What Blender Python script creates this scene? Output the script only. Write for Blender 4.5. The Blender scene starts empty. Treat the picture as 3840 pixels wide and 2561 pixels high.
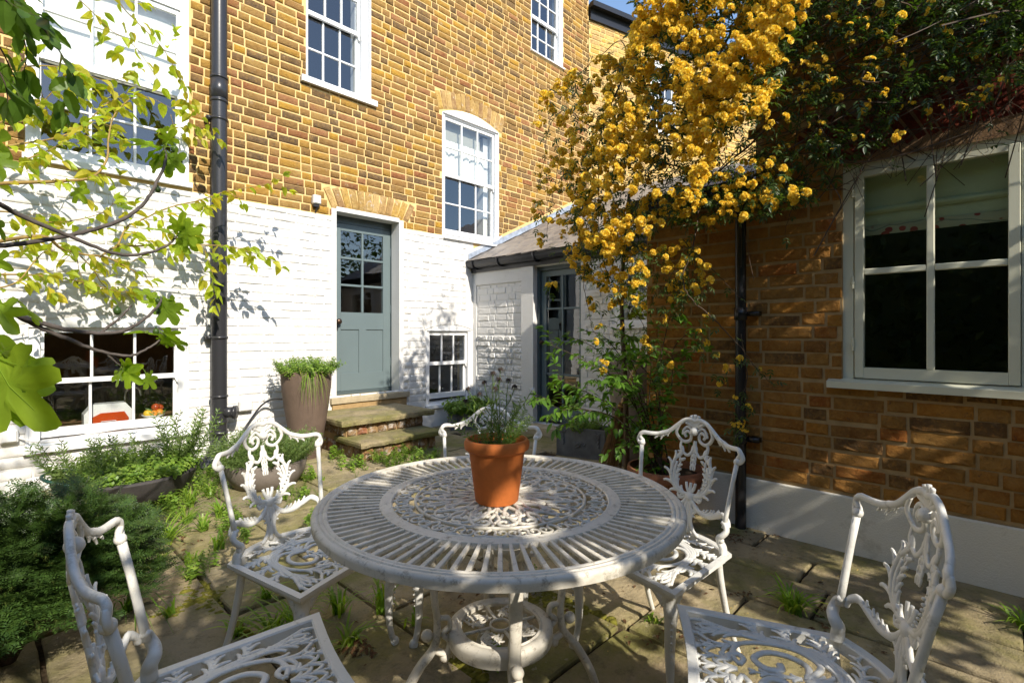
import bpy, math, random
import numpy as np
from mathutils import Vector, Matrix, noise
R = math.radians
random.seed(7); rng = np.random.default_rng(7)
sc = bpy.context.scene
COL = sc.collection
# ---------------- camera, sky, sun, exposure ----------------
YAW, CAMH, FPX = R(44.1), 1.2, 1920.0
cd = bpy.data.cameras.new('camera'); cam = bpy.data.objects.new('camera', cd); COL.objects.link(cam)
cam.location = (0, 0, CAMH); cam.rotation_euler = (R(90), 0, YAW - R(90))
cd.sensor_width = 36; cd.lens = 18.0; cd.shift_y = -30.5/3840.0
cd.clip_start = 0.02; cd.clip_end = 600
sc.camera = cam
SUN = Vector((-.16, -.80, .60)).normalized()          # towards the sun
sun_el = math.asin(SUN.z); sun_az = math.atan2(SUN.x, SUN.y)   # azimuth from +Y, clockwise
world = bpy.data.worlds.new('World'); sc.world = world; world.use_nodes = True
wn = world.node_tree.nodes; wl = world.node_tree.links
sky = wn.new('ShaderNodeTexSky'); sky.sky_type = 'NISHITA'; sky.sun_disc = False
sky.sun_elevation = sun_el; sky.sun_rotation = sun_az
sky.air_density = 1.0; sky.dust_density = 0.4; sky.ozone_density = 2.5
tint = wn.new('ShaderNodeMix'); tint.data_type = 'RGBA'; tint.blend_type = 'MULTIPLY'; tint.inputs[0].default_value = 1; tint.inputs[7].default_value = (1.03, 1.0, .96, 1)
wl.new(sky.outputs[0], tint.inputs[6]); wl.new(tint.outputs[2], wn['Background'].inputs[0]); wn['Background'].inputs[1].default_value = 0.15
sl = bpy.data.lights.new('sun', 'SUN'); sl.energy = 3.4; sl.angle = R(0.53); sl.color = (1.0, .92, .80)
so = bpy.data.objects.new('sun', sl); COL.objects.link(so)
so.rotation_euler = SUN.to_track_quat('Z', 'Y').to_euler(); so.location = (-3, -8, 9)
sc.view_settings.view_transform = 'Standard'; sc.view_settings.look = 'None'
sc.view_settings.gamma = 1; sc.view_settings.use_curve_mapping = False
sc.view_settings.exposure = 1.0
sc.cycles.max_bounces = 8; sc.cycles.transparent_max_bounces = 16
cA, sA = math.cos(YAW), math.sin(YAW)
def at(x, y, s):
    "a point of the place, from its direction and its distance s (m) along the optical axis"
    t = (x-1920)/FPX
    return Vector((s*(cA+sA*t), s*(sA-cA*t), CAMH-(y-1250)*s/FPX))
def at_x(x, y, X):
    t = (x-1920)/FPX
    return at(x, y, X/(cA+sA*t))
def at_y(x, y, Y):
    t = (x-1920)/FPX
    return at(x, y, Y/(sA-cA*t))
# ---------------- object helpers ----------------
def link(o, parent=None):
    COL.objects.link(o)
    if parent is not None: o.parent = parent
    return o
def tag(o, label=None, cat=None, group=None, kind=None):
    if label: o['label'] = label
    if cat: o['category'] = cat
    if group: o['group'] = group
    if kind: o['kind'] = kind
    return o
def thing(name, label, cat, loc=(0, 0, 0), rz=0, group=None):
    o = bpy.data.objects.new(name, None); link(o); o.location = loc; o.rotation_euler = (0, 0, rz)
    o.empty_display_size = .1
    return tag(o, label, cat, group)
class MB:
    def __init__(s): s.v = []; s.f = []; s.sm = False
    def add(s, vs, fs):
        b = len(s.v); s.v += [tuple(v) for v in vs]; s.f += [tuple(i+b for i in f) for f in fs]; return s
    def box(s, x0, x1, y0, y1, z0, z1, bev=0):
        if bev <= 0:
            vs = [(x, y, z) for z in (z0, z1) for y in (y0, y1) for x in (x0, x1)]
            return s.add(vs, [(0, 2, 3, 1), (4, 5, 7, 6), (0, 1, 5, 4), (1, 3, 7, 5), (3, 2, 6, 7), (2, 0, 4, 6)])
        b = min(bev, (x1-x0)*.4, (y1-y0)*.4, (z1-z0)*.4); vs = []
        xs = ((x0, x0+b), (x1, x1-b)); ys = ((y0, y0+b), (y1, y1-b)); zs = ((z0, z0+b), (z1, z1-b))
        for k in (0, 1):
            for j in (0, 1):
                for i in (0, 1):
                    vs += [(xs[i][0], ys[j][1], zs[k][1]), (xs[i][1], ys[j][0], zs[k][1]), (xs[i][1], ys[j][1], zs[k][0])]
        I = lambda i, j, k, a: (k*4+j*2+i)*3+a
        fs = []
        for i, o in ((0, 1), (1, 0)):
            q = [I(i, 0, 0, 0), I(i, 0, 1, 0), I(i, 1, 1, 0), I(i, 1, 0, 0)]; fs.append(q if i == 0 else q[::-1])
            q = [I(0, i, 0, 1), I(1, i, 0, 1), I(1, i, 1, 1), I(0, i, 1, 1)]; fs.append(q if i == 0 else q[::-1])
            q = [I(0, 0, i, 2), I(0, 1, i, 2), I(1, 1, i, 2), I(1, 0, i, 2)]; fs.append(q if i == 0 else q[::-1])
        for j in (0, 1):
            for k in (0, 1): fs.append([I(0, j, k, 1), I(1, j, k, 1), I(1, j, k, 2), I(0, j, k, 2)][::(1 if j ^ k else -1)])
        for i in (0, 1):
            for k in (0, 1): fs.append([I(i, 0, k, 0), I(i, 1, k, 0), I(i, 1, k, 2), I(i, 0, k, 2)][::(-1 if i ^ k else 1)])
            for j in (0, 1): fs.append([I(i, j, 0, 0), I(i, j, 1, 0), I(i, j, 1, 1), I(i, j, 0, 1)][::(1 if i ^ j else -1)])
        for i in (0, 1):
            for j in (0, 1):
                for k in (0, 1): fs.append([I(i, j, k, 0), I(i, j, k, 1), I(i, j, k, 2)][::(-1 if i ^ j ^ k else 1)])
        return s.add(vs, fs)
    def tube(s, pts, rad, n=8, caps=True, sx=1.0, up=None):
        "round (or flattened: sx across, 1 along up) tube through pts"
        P = [Vector(p) for p in pts]
        if not hasattr(rad, '__len__'): rad = [rad]*len(P)
        N = None; b = len(s.v)
        for i, p in enumerate(P):
            T = (P[min(i+1, len(P)-1)]-P[max(i-1, 0)])
            if T.length < 1e-9: T = Vector((0, 0, 1))
            T.normalize()
            if up is not None:
                N = Vector(up)-T*T.dot(Vector(up))
                if N.length < 1e-6: N = T.orthogonal()
            elif N is None: N = T.orthogonal()
            else: N = N-T*T.dot(N)
            if N.length < 1e-6: N = T.orthogonal()
            N.normalize(); B = T.cross(N)
            for k in range(n):
                a = 2*math.pi*k/n
                s.v.append(tuple(p+(N*math.cos(a)+B*math.sin(a)*sx)*rad[i]))
        for i in range(len(P)-1):
            for k in range(n):
                k2 = (k+1) % n; s.f.append((b+i*n+k, b+i*n+k2, b+(i+1)*n+k2, b+(i+1)*n+k))
        if caps:
            s.f.append(tuple(b+k for k in range(n))[::-1]); s.f.append(tuple(b+(len(P)-1)*n+k for k in range(n)))
        return s
    def lathe(s, prof, n=32, c=(0, 0, 0), closed=False):
        b = len(s.v); m = len(prof)
        for k in range(n):
            a = 2*math.pi*k/n
            for r, z in prof: s.v.append((c[0]+r*math.cos(a), c[1]+r*math.sin(a), c[2]+z))
        for k in range(n):
            k2 = (k+1) % n
            for j in range(m if closed else m-1):
                j2 = (j+1) % m
                s.f.append((b+k*m+j, b+k2*m+j, b+k2*m+j2, b+k*m+j2))
        return s
    def prism(s, poly, y0, y1):
        "poly in x,z extruded over y"
        n = len(poly); vs = [(x, y0, z) for x, z in poly]+[(x, y1, z) for x, z in poly]
        fs = [tuple(range(n)), tuple(range(2*n-1, n-1, -1))]+[(i, i+n, (i+1) % n+n, (i+1) % n) for i in range(n)]
        return s.add(vs, fs)
    def ball(s, c, r, n=8, m=6, sz=1.0):
        pr = [(max(1e-4, r*math.sin(math.pi*j/m)), -r*sz*math.cos(math.pi*j/m)) for j in range(m+1)]
        return s.lathe(pr, n, c)
    def grid(s, nx, ny, fn):
        b = len(s.v)
        for j in range(ny+1):
            for i in range(nx+1): s.v.append(tuple(fn(i/nx, j/ny)))
        for j in range(ny):
            for i in range(nx):
                a = b+j*(nx+1)+i; s.f.append((a, a+1, a+nx+2, a+nx+1))
        return s
    def mesh(s, name, m=None, smooth=False):
        me = bpy.data.meshes.new(name); me.from_pydata(s.v, [], s.f); me.update()
        if smooth: me.shade_smooth()
        if m: me.materials.append(m)
        return me
    def build(s, name, m=None, parent=None, smooth=False):
        return link(bpy.data.objects.new(name, s.mesh(name, m, smooth)), parent)
def smooth_by_angle(o, a=35):
    o.data.shade_smooth()
    try: o.data.set_sharp_from_angle(angle=R(a))
    except Exception: pass
    return o
def cr(pts, n=6):
    "Catmull-Rom through the points"
    P = [Vector(p) for p in pts]; out = []
    for i in range(len(P)-1):
        p0 = P[max(i-1, 0)]; p1 = P[i]; p2 = P[i+1]; p3 = P[min(i+2, len(P)-1)]
        for k in range(n):
            t = k/n
            out.append(.5*((2*p1)+(p2-p0)*t+(2*p0-5*p1+4*p2-p3)*t*t+(3*p1-p0-3*p2+p3)*t**3))
    out.append(P[-1]); return out
def lerp(a, b, t): return a+(b-a)*t
def taper(r0, r1, n, p=1.0): return [lerp(r0, r1, (i/(n-1))**p) for i in range(n)]
def merged(name, protos, items, m, parent=None, smooth=False):
    "items: (proto index, Matrix). One mesh."
    pv = []; pf = []
    for me in protos:
        v = np.empty(len(me.vertices)*3); me.vertices.foreach_get('co', v); pv.append(v.reshape(-1, 3))
        pf.append([tuple(p.vertices) for p in me.polygons])
    V = []; LT = []; LS = []; base = 0; lt = []; 
    cache = [(np.concatenate([np.array(f) for f in fs]), np.array([len(f) for f in fs])) for fs in pf]
    for k, M in items:
        A = np.array(M); v = pv[k] @ A[:3, :3].T + A[:3, 3]
        V.append(v); li, ln = cache[k]; LT.append(li+base); LS.append(ln); base += len(v)
    if not V: return None
    V = np.concatenate(V); LT = np.concatenate(LT); LS = np.concatenate(LS)
    me = bpy.data.meshes.new(name); me.vertices.add(len(V)); me.vertices.foreach_set('co', V.ravel())
    me.loops.add(len(LT)); me.loops.foreach_set('vertex_index', LT.astype(np.int32))
    me.polygons.add(len(LS)); me.polygons.foreach_set('loop_start', np.concatenate([[0], np.cumsum(LS)[:-1]]).astype(np.int32))
    me.polygons.foreach_set('loop_total', LS.astype(np.int32))
    me.update(calc_edges=True)
    if smooth: me.shade_smooth()
    if m: me.materials.append(m)
    return link(bpy.data.objects.new(name, me), parent)
def scatter(name, protos, items, parent, m, nparts=300, stuff_name=None, smooth=False, root_m=None):
    "largest-showing items become parts sharing mesh data; the rest is one part of stuff"
    Rm = root_m or Matrix()
    def size(it):
        p = Rm @ it[1].translation; d = p-Vector((0, 0, CAMH)); z = d.x*cA+d.y*sA
        if z < .1: return -1
        lx = abs(d.x*sA-d.y*cA)/z; ly = abs(d.z)/z
        return (1/z)*it[1].median_scale*(1 if lx < 1.02 and ly < .72 else .01)
    order = sorted(range(len(items)), key=lambda i: -size(items[i]))
    if m and any(me.materials and me.materials[0] != m for me in protos):
        protos = [me.copy() for me in protos]
        for me in protos: me.materials.clear()
    for me in protos:
        if m and not me.materials: me.materials.append(m)
        if smooth: me.shade_smooth()
    for i in order[:nparts]:
        o = bpy.data.objects.new(name, protos[items[i][0]]); link(o, parent); o.matrix_local = items[i][1]
    rest = [items[i] for i in order[nparts:]]
    if rest:
        o = merged(stuff_name or name+'_mass', protos, rest, m, parent, smooth); o['kind'] = 'stuff'
# ---------------- materials ----------------
def ramp(nt, stops, interp='LINEAR'):
    r = nt.nodes.new('ShaderNodeValToRGB'); r.color_ramp.interpolation = interp
    e = r.color_ramp.elements
    while len(e) > 1: e.remove(e[0])
    e[0].position = stops[0][0]; e[0].color = (*stops[0][1], 1)
    for p, c in stops[1:]:
        n = e.new(p); n.color = (*c, 1)
    return r
class Mat:
    def __init__(s, name, rough=.6, spec=.4):
        s.m = bpy.data.materials.new(name); s.m.use_nodes = True; s.nt = s.m.node_tree
        s.b = s.nt.nodes['Principled BSDF']; s.b.inputs['Roughness'].default_value = rough
        s.b.inputs['Specular IOR Level'].default_value = spec; s.out = s.nt.nodes['Material Output']
        s.tc = s.nt.nodes.new('ShaderNodeTexCoord')
    def n(s, t, **kw):
        x = s.nt.nodes.new(t)
        for k, v in kw.items(): setattr(x, k, v)
        return x
    def l(s, a, b): s.nt.links.new(a, b)
    def coord(s, kind='Object', scale=(1, 1, 1)):
        if kind == 'World': src = s.n('ShaderNodeNewGeometry').outputs['Position']
        else: src = s.tc.outputs[kind]
        mp = s.n('ShaderNodeMapping'); mp.inputs['Scale'].default_value = scale; s.l(src, mp.inputs[0]); return mp.outputs[0]
    def noise(s, scale, detail=4, rough=.6, kind='World', sc_=(1, 1, 1), dist=0):
        t = s.n('ShaderNodeTexNoise'); t.inputs['Scale'].default_value = scale; t.inputs['Detail'].default_value = detail
        t.inputs['Roughness'].default_value = rough; t.inputs['Distortion'].default_value = dist
        s.l(s.coord(kind, sc_), t.inputs['Vector']); return t.outputs['Fac']
    def ramp(s, fac, stops, interp='LINEAR'):
        r = ramp(s.nt, stops, interp); s.l(fac, r.inputs[0]); return r.outputs[0]
    def mix(s, fac, a, b, mode='MIX'):
        x = s.n('ShaderNodeMix', data_type='RGBA', blend_type=mode)
        for i, v in ((0, fac), (6, a), (7, b)):
            if isinstance(v, (int, float)): x.inputs[i].default_value = v
            elif isinstance(v, tuple): x.inputs[i].default_value = (*v, 1)
            else: s.l(v, x.inputs[i])
        return x.outputs[2]
    def math(s, op, a, b=0.0):
        x = s.n('ShaderNodeMath', operation=op)
        for i, v in ((0, a), (1, b)):
            if isinstance(v, (int, float)): x.inputs[i].default_value = v
            else: s.l(v, x.inputs[i])
        return x.outputs[0]
    def rand(s):
        g = s.n('ShaderNodeNewGeometry'); o = s.n('ShaderNodeObjectInfo')
        return s.math('FRACT', s.math('ADD', g.outputs['Random Per Island'], s.math('MULTIPLY', o.outputs['Random'], 7.31)))
    def col(s, c):
        if isinstance(c, tuple): s.b.inputs['Base Color'].default_value = (*c, 1)
        else: s.l(c, s.b.inputs['Base Color'])
        return s
    def bump(s, h, strength=.5, dist=.01):
        x = s.n('ShaderNodeBump'); x.inputs['Strength'].default_value = strength; x.inputs['Distance'].default_value = dist
        s.l(h, x.inputs['Height'])
        prev = s.b.inputs['Normal'].links
        if prev: s.l(prev[0].from_socket, x.inputs['Normal'])
        s.l(x.outputs[0], s.b.inputs['Normal']); return s
    def rough(s, v): s.l(v, s.b.inputs['Roughness']); return s
def simple(name, c, rough=.5, spec=.4, var=.12, nscale=6, bump=.0, metal=0, dirt=None):
    q = Mat(name, rough, spec); c2 = tuple(v*(1-var) for v in c); c3 = tuple(min(1, v*(1+var*.6)) for v in c)
    f = q.noise(nscale, 5); base = q.ramp(f, [(.3, c2), (.7, c3)])
    if dirt:
        dc, amt, ds = dirt; d = q.ramp(q.noise(ds, 6, .7), [(amt, (0, 0, 0)), (amt+.12, (1, 1, 1))]); base = q.mix(d, base, dc)
    q.col(base); q.b.inputs['Metallic'].default_value = metal
    if bump: q.bump(q.noise(60, 4), bump, .004)
    return q.m
def brick_mat(name, cols, speck=.35, white=.0, rough=.9):
    q = Mat(name, rough, .15); n = len(cols)
    c = q.ramp(q.rand(), [(i/n, cols[i]) for i in range(n)], 'CONSTANT')
    k = q.noise(18, 6, .7); c = q.mix(q.ramp(k, [(.36, (0, 0, 0)), (.60, (.9, .9, .9))]), c, q.mix(.75, c, (.62, .50, .34), 'MULTIPLY')); c = q.mix(q.ramp(q.noise(7, 5, .7), [(.42, (0, 0, 0)), (.66, (.5, .5, .5))]), c, cols[4 % n]); c = q.mix(q.ramp(q.noise(50, 4, .7), [(.5, (0, 0, 0)), (.68, (.6, .6, .6))]), c, cols[0])
    k2 = q.noise(34, 5, .75); c = q.mix(q.ramp(k2, [(.60, (0, 0, 0)), (.72, (.8, .8, .8))]), c, (.06, .05, .045))
    k3 = q.noise(9, 6, .7); c = q.mix(q.ramp(k3, [(.58, (0, 0, 0)), (.70, (speck, speck, speck))]), c, (.62, .50, .32))
    c = q.mix(q.ramp(q.noise(2.2, 7, .7), [(.56, (0, 0, 0)), (.76, (.30, .30, .30))]), c, (.13, .09, .05))
    if white: c = q.mix(q.ramp(q.noise(11, 5, .7, dist=.6), [(.66-white, (0, 0, 0)), (.75-white, (.7, .7, .7))]), c, (.66, .62, .56))
    q.col(c); q.bump(q.noise(24, 8, .8), 1.0, .022); q.bump(q.noise(160, 3), .6, .003)
    return q.m
M = {}
yb = [(.36, .215, .06), (.26, .155, .055), (.46, .27, .055), (.20, .125, .055), (.34, .195, .07), (.14, .095, .055), (.40, .25, .08), (.28, .165, .06), (.52, .30, .045), (.21, .135, .07), (.36, .175, .085), (.31, .19, .07), (.16, .11, .065), (.42, .27, .09), (.30, .12, .055)]
M['brick'] = brick_mat('yellow_stock_brick', yb)
M['brick_arch'] = brick_mat('arch_brick', [(.50, .33, .12), (.56, .36, .09), (.44, .28, .12), (.36, .22, .11), (.60, .42, .18)], .4, .05)
M['brick_clean'] = brick_mat('clean_yellow_brick', [(.62, .42, .13), (.66, .40, .09), (.56, .40, .18), (.48, .32, .15), (.70, .48, .17)], .3)
rb = [(.44, .21, .05), (.37, .17, .04), (.48, .22, .04), (.27, .13, .04), (.42, .23, .065), (.37, .19, .05), (.38, .14, .035), (.40, .20, .055), (.17, .10, .045), (.33, .175, .05)]
M['brick_old'] = brick_mat('old_warm_brick', rb, .12)
M['brick_red'] = brick_mat('red_rubbed_brick', [(.16, .03, .018), (.20, .04, .02), (.13, .028, .018)], .05)
M['brick_step'] = brick_mat('weathered_step_brick', [(.34, .20, .09), (.36, .15, .09), (.28, .19, .11), (.22, .15, .10), (.40, .27, .14)], .3, .14)
def mortar(name, c, c2):
    q = Mat(name, .95, .1); q.col(q.ramp(q.noise(14, 5), [(.3, c), (.7, c2)])); q.bump(q.noise(120, 4), .6, .004); return q.m
M['mortar'] = mortar('buff_mortar', (.60, .41, .165), (.74, .54, .25))
M['mortar_old'] = mortar('old_mortar', (.30, .20, .095), (.42, .29, .14))
M['mortar_red'] = mortar('arch_mortar', (.20, .12, .07), (.28, .18, .10))
def paint(name, c, grime, amt, scale, rough=.45, b=.25, bs=40):
    q = Mat(name, rough, .4)
    base = q.ramp(q.noise(5, 5), [(.3, tuple(v*.95 for v in c)), (.7, c)])
    d = q.ramp(q.noise(scale, 7, .72), [(amt, (0, 0, 0)), (amt+.14, (.8, .8, .8))]); q.col(q.mix(d, base, grime))
    q.bump(q.noise(bs, 5), b, .004); return q.m
M['white_brick'] = paint('white_masonry_paint', (.71, .695, .66), (.52, .47, .40), .62, 3.5, .6, 1.0, 26)
M['white_render'] = paint('white_render', (.70, .69, .66), (.42, .38, .30), .62, 4, .7, .8, 150)
M['plinth'] = paint('white_plinth_render', (.70, .67, .58), (.34, .30, .22), .56, 3, .8, .9, 130)
M['joinery'] = paint('white_gloss_joinery', (.82, .82, .81), (.66, .64, .60), .70, 6, .3, .05)
M['cream'] = paint('off_white_green_joinery', (.64, .64, .50), (.40, .37, .26), .66, 7, .35, .08)
M['teal'] = paint('grey_green_door_paint', (.135, .175, .18), (.09, .11, .11), .68, 5, .35, .1)
M['teal_dark'] = paint('dark_slate_frame_paint', (.075, .10, .105), (.05, .06, .06), .68, 5, .35, .1)
M['black'] = paint('black_gloss_iron', (.018, .018, .02), (.10, .09, .08), .72, 9, .25, .1)
M['pipe'] = paint('dark_grey_plastic', (.030, .030, .033), (.10, .095, .09), .66, 7, .3, .08)
q = Mat('window_glass', .02); gl = q.n('ShaderNodeBsdfGlossy'); gl.inputs['Roughness'].default_value = .004; gl.inputs['Color'].default_value = (.95, .97, 1, 1)
tr = q.n('ShaderNodeBsdfTransparent'); tr.inputs['Color'].default_value = (.86, .89, .88, 1)
fr = q.n('ShaderNodeFresnel'); gg = q.n('ShaderNodeNewGeometry'); q.l(q.math('SUBTRACT', 1.62, q.math('MULTIPLY', gg.outputs['Backfacing'], 1.62-1/1.62)), fr.inputs['IOR'])
mx = q.n('ShaderNodeMixShader'); q.l(q.math('MINIMUM', q.math('MULTIPLY', fr.outputs[0], 2.0), 1.0), mx.inputs[0]); q.l(tr.outputs[0], mx.inputs[1]); q.l(gl.outputs[0], mx.inputs[2])
bb = q.n('ShaderNodeBump'); bb.inputs['Strength'].default_value = .03; bb.inputs['Distance'].default_value = .02; q.l(q.noise(5, 2), bb.inputs['Height']); q.l(bb.outputs[0], gl.inputs['Normal'])
q.l(mx.outputs[0], q.out.inputs[0]); M['glass'] = q.m
q = Mat('slate', .55, .4); q.col(q.mix(q.ramp(q.noise(9, 6), [(.4, (0, 0, 0)), (.7, (1, 1, 1))]), q.ramp(q.rand(), [(0, (.17, .155, .145)), (.4, (.25, .225, .20)), (.8, (.12, .11, .105))]), (.33, .28, .22))); q.bump(q.noise(30, 5, sc_=(1, 4, 1)), .4, .004); M['slate'] = q.m
M['lead'] = simple('lead_flashing', (.30, .34, .40), .5, .5, .35, 12, .3)
M['leadbox'] = simple('aged_lead', (.13, .135, .145), .5, .5, .4, 9, .3, 0, ((.25, .25, .25), .66, 20))
# stone with moss
def flag(name, moss=.5):
    q = Mat(name, .85, .25)
    c = q.ramp(q.rand(), [(0, (.47, .375, .21)), (.2, (.38, .30, .17)), (.4, (.50, .40, .24)), (.6, (.33, .27, .17)), (.8, (.44, .345, .20)), (1, (.40, .31, .19))])
    c = q.mix(q.ramp(q.noise(3.2, 7, .65), [(.35, (0, 0, 0)), (.65, (.8, .8, .8))]), c, (.21, .18, .115))
    c = q.mix(q.ramp(q.noise(1.3, 8, .68), [(moss-.04, (0, 0, 0)), (moss+.12, (.85, .85, .85))]), c, (.19, .185, .045))
    c = q.mix(q.ramp(q.noise(13, 8, .78), [(.50, (0, 0, 0)), (.66, (.75, .75, .75))]), c, (.13, .105, .06))
    c = q.mix(q.ramp(q.noise(55, 5, .8), [(.60, (0, 0, 0)), (.75, (.6, .6, .6))]), c, (.10, .085, .06))
    c = q.mix(q.ramp(q.noise(25, 3, .5), [(.70, (0, 0, 0)), (.74, (.5, .5, .5))]), c, (.42, .38, .30))
    q.col(c); q.bump(q.noise(9, 9, .72), .9, .03); q.bump(q.noise(90, 5, .7), .6, .004); return q.m
M['flag'] = flag('york_stone', .50); M['step_stone'] = flag('mossy_step_stone', .47)
M['sill_stone'] = simple('door_sill_stone', (.46, .38, .25), .8, .2, .25, 8, .6, 0, ((.26, .22, .13), .62, 14))
M['soil'] = simple('damp_soil', (.055, .04, .026), .95, .1, .5, 30, 1.0)
M['earth'] = simple('dark_joint_earth', (.07, .05, .03), .95, .1, .5, 40, 1.0)
M['moss'] = simple('moss', (.16, .15, .025), .95, .1, .5, 50, 1.0)
M['lawn'] = simple('garden_ground', (.07, .085, .03), .95, .1, .4, 2, .4)
M['metal_white'] = paint('white_cast_aluminium', (.70, .69, .64), (.27, .25, .18), .58, 26, .40, .45, 70)
q = Mat('aged_white_table_paint', .5, .4)
base = q.ramp(q.noise(4, 6), [(.3, (.54, .50, .42)), (.7, (.68, .64, .55))])
c = q.mix(q.ramp(q.noise(30, 7, .8), [(.53, (0, 0, 0)), (.66, (.85, .85, .85))]), base, (.22, .19, .14))
c = q.mix(q.ramp(q.noise(10, 6, .7), [(.54, (0, 0, 0)), (.72, (.6, .6, .6))]), c, (.33, .31, .22))
q.col(c); q.bump(q.noise(80, 5, .7), .4, .003); M['table'] = q.m
M['terracotta'] = simple('terracotta', (.56, .16, .035), .75, .3, .25, 9, .3, 0, ((.55, .30, .17), .70, 12))
M['terracotta_old'] = simple('old_terracotta', (.26, .11, .06), .85, .2, .35, 9, .4, 0, ((.17, .16, .09), .58, 8))
M['brownpot'] = simple('brown_stoneware', (.14, .098, .072), .75, .3, .18, 9, .5, 0, ((.10, .075, .06), .64, 8))
M['greypot'] = simple('grey_brown_stoneware', (.20, .17, .145), .8, .3, .2, 7, .5, 0, ((.12, .10, .08), .62, 10))
M['darkbowl'] = simple('charcoal_planter', (.055, .05, .048), .7, .3, .25, 7, .5)
M['bronze'] = simple('aged_bronze', (.09, .055, .035), .35, .5, .3, 30, 0, .7)
M['rubber'] = simple('black_cable', (.02, .02, .02), .5, .4, .1)
M['hose'] = simple('dark_green_hose', (.012, .06, .045), .4, .5, .1)
M['white_plastic'] = simple('white_plastic', (.70, .69, .66), .4, .5, .08, 5, 0, 0, ((.45, .40, .33), .66, 9))
M['room'] = simple('dim_room_plaster', (.10, .08, .065), .9, .2, .1)  # plaster colour darkened to stand in for the dim interior
M['room_light'] = simple('light_room_plaster', (.14, .13, .12), .9, .2, .1)  # upstairs plaster, its colour lowered for the dim room too
M['blind'] = simple('white_blind_cloth', (.80, .78, .72), .9, .1, .05)
M['worktop'] = simple('wooden_worktop', (.20, .11, .06), .5, .4, .3)
M['bark'] = simple('brown_bark', (.085, .06, .045), .9, .2, .4, 30, .8)
M['bark_grey'] = simple('fig_bark', (.10, .085, .075), .85, .2, .4, 30, .6)
M['twig_y'] = simple('ochre_twig', (.30, .20, .06), .7, .3, .3, 20, .3)
M['twig_r'] = simple('dark_rose_cane', (.075, .05, .03), .7, .3, .4, 20, .4)
M['wood'] = simple('broom_handle_wood', (.42, .28, .15), .6, .3, .2, 20, .2)
M['bristle'] = simple('birch_bristle', (.17, .10, .045), .9, .2, .4, 40, .5)
def leafmat(name, cols, trans=.35, rough=.42, tcol=None, var=1, spec=.4, mottle=True):
    q = Mat(name, rough, spec); n = len(cols)
    c = q.ramp(q.rand(), [(i/max(1, n-1), cols[i]) for i in range(n)])
    if mottle: c = q.mix(q.ramp(q.noise(22, 3), [(.35, (0, 0, 0)), (.7, (.5, .5, .5))]), c, q.mix(1.0, c, (.62, .66, .5), 'MULTIPLY'))
    q.col(c); t = q.n('ShaderNodeBsdfTranslucent'); q.l(q.mix(1.0, c, tcol or (1.5, 1.65, .55), 'MULTIPLY'), t.inputs[0])
    mx = q.n('ShaderNodeMixShader'); mx.inputs[0].default_value = trans
    q.l(q.b.outputs[0], mx.inputs[1]); q.l(t.outputs[0], mx.inputs[2]); q.l(mx.outputs[0], q.out.inputs[0]); return q.m
M['l_rose'] = leafmat('rose_leaf', [(.045, .085, .018), (.07, .12, .02), (.035, .065, .02), (.09, .14, .03)], .35)
M['l_yellow'] = leafmat('yellow_green_leaf', [(.34, .42, .035), (.44, .50, .045), (.52, .42, .05), (.24, .35, .03)], .55)
M['l_fig'] = leafmat('fig_leaf', [(.24, .36, .03), (.30, .42, .035), (.15, .24, .025)], .55)
M['l_elm'] = leafmat('elm_leaf', [(.07, .14, .02), (.13, .23, .03), (.05, .10, .02)], .45)
M['l_tree'] = leafmat('tree_leaf', [(.05, .09, .02), (.07, .12, .025)], .3)
M['l_yew'] = leafmat('yew_needle', [(.03, .065, .014), (.045, .09, .018), (.065, .12, .022), (.035, .07, .018)], .15)
M['l_yewtip'] = leafmat('yew_fresh_tip', [(.14, .19, .04), (.20, .24, .05)], .3)
M['l_herb'] = leafmat('herb_leaf', [(.16, .28, .035), (.25, .37, .05), (.12, .22, .03), (.32, .42, .08)], .4)
M['l_lav'] = leafmat('rosemary_leaf', [(.10, .17, .045), (.15, .22, .06), (.20, .27, .09)], .3)
M['l_shrub'] = leafmat('viburnum_leaf', [(.09, .19, .025), (.13, .27, .03), (.07, .15, .02), (.18, .32, .04)], .4)
M['l_grass'] = leafmat('grass_blade', [(.15, .28, .03), (.22, .36, .04), (.32, .42, .06), (.10, .20, .025)], .45)
M['l_daisy'] = leafmat('daisy_stem_leaf', [(.12, .20, .05), (.17, .26, .06)], .35)
M['flower'] = leafmat('banksia_flower', [(.90, .69, .04), (.94, .77, .09), (.88, .62, .03), (.96, .83, .22), (.86, .57, .03)], .38, .6, (1.1, 1.05, .8), mottle=False)
M['seedhead'] = simple('dark_daisy_centre', (.06, .045, .035), .9, .2, .3)
M['petal_w'] = simple('white_petal', (.78, .77, .72), .6, .3, .1)
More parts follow.
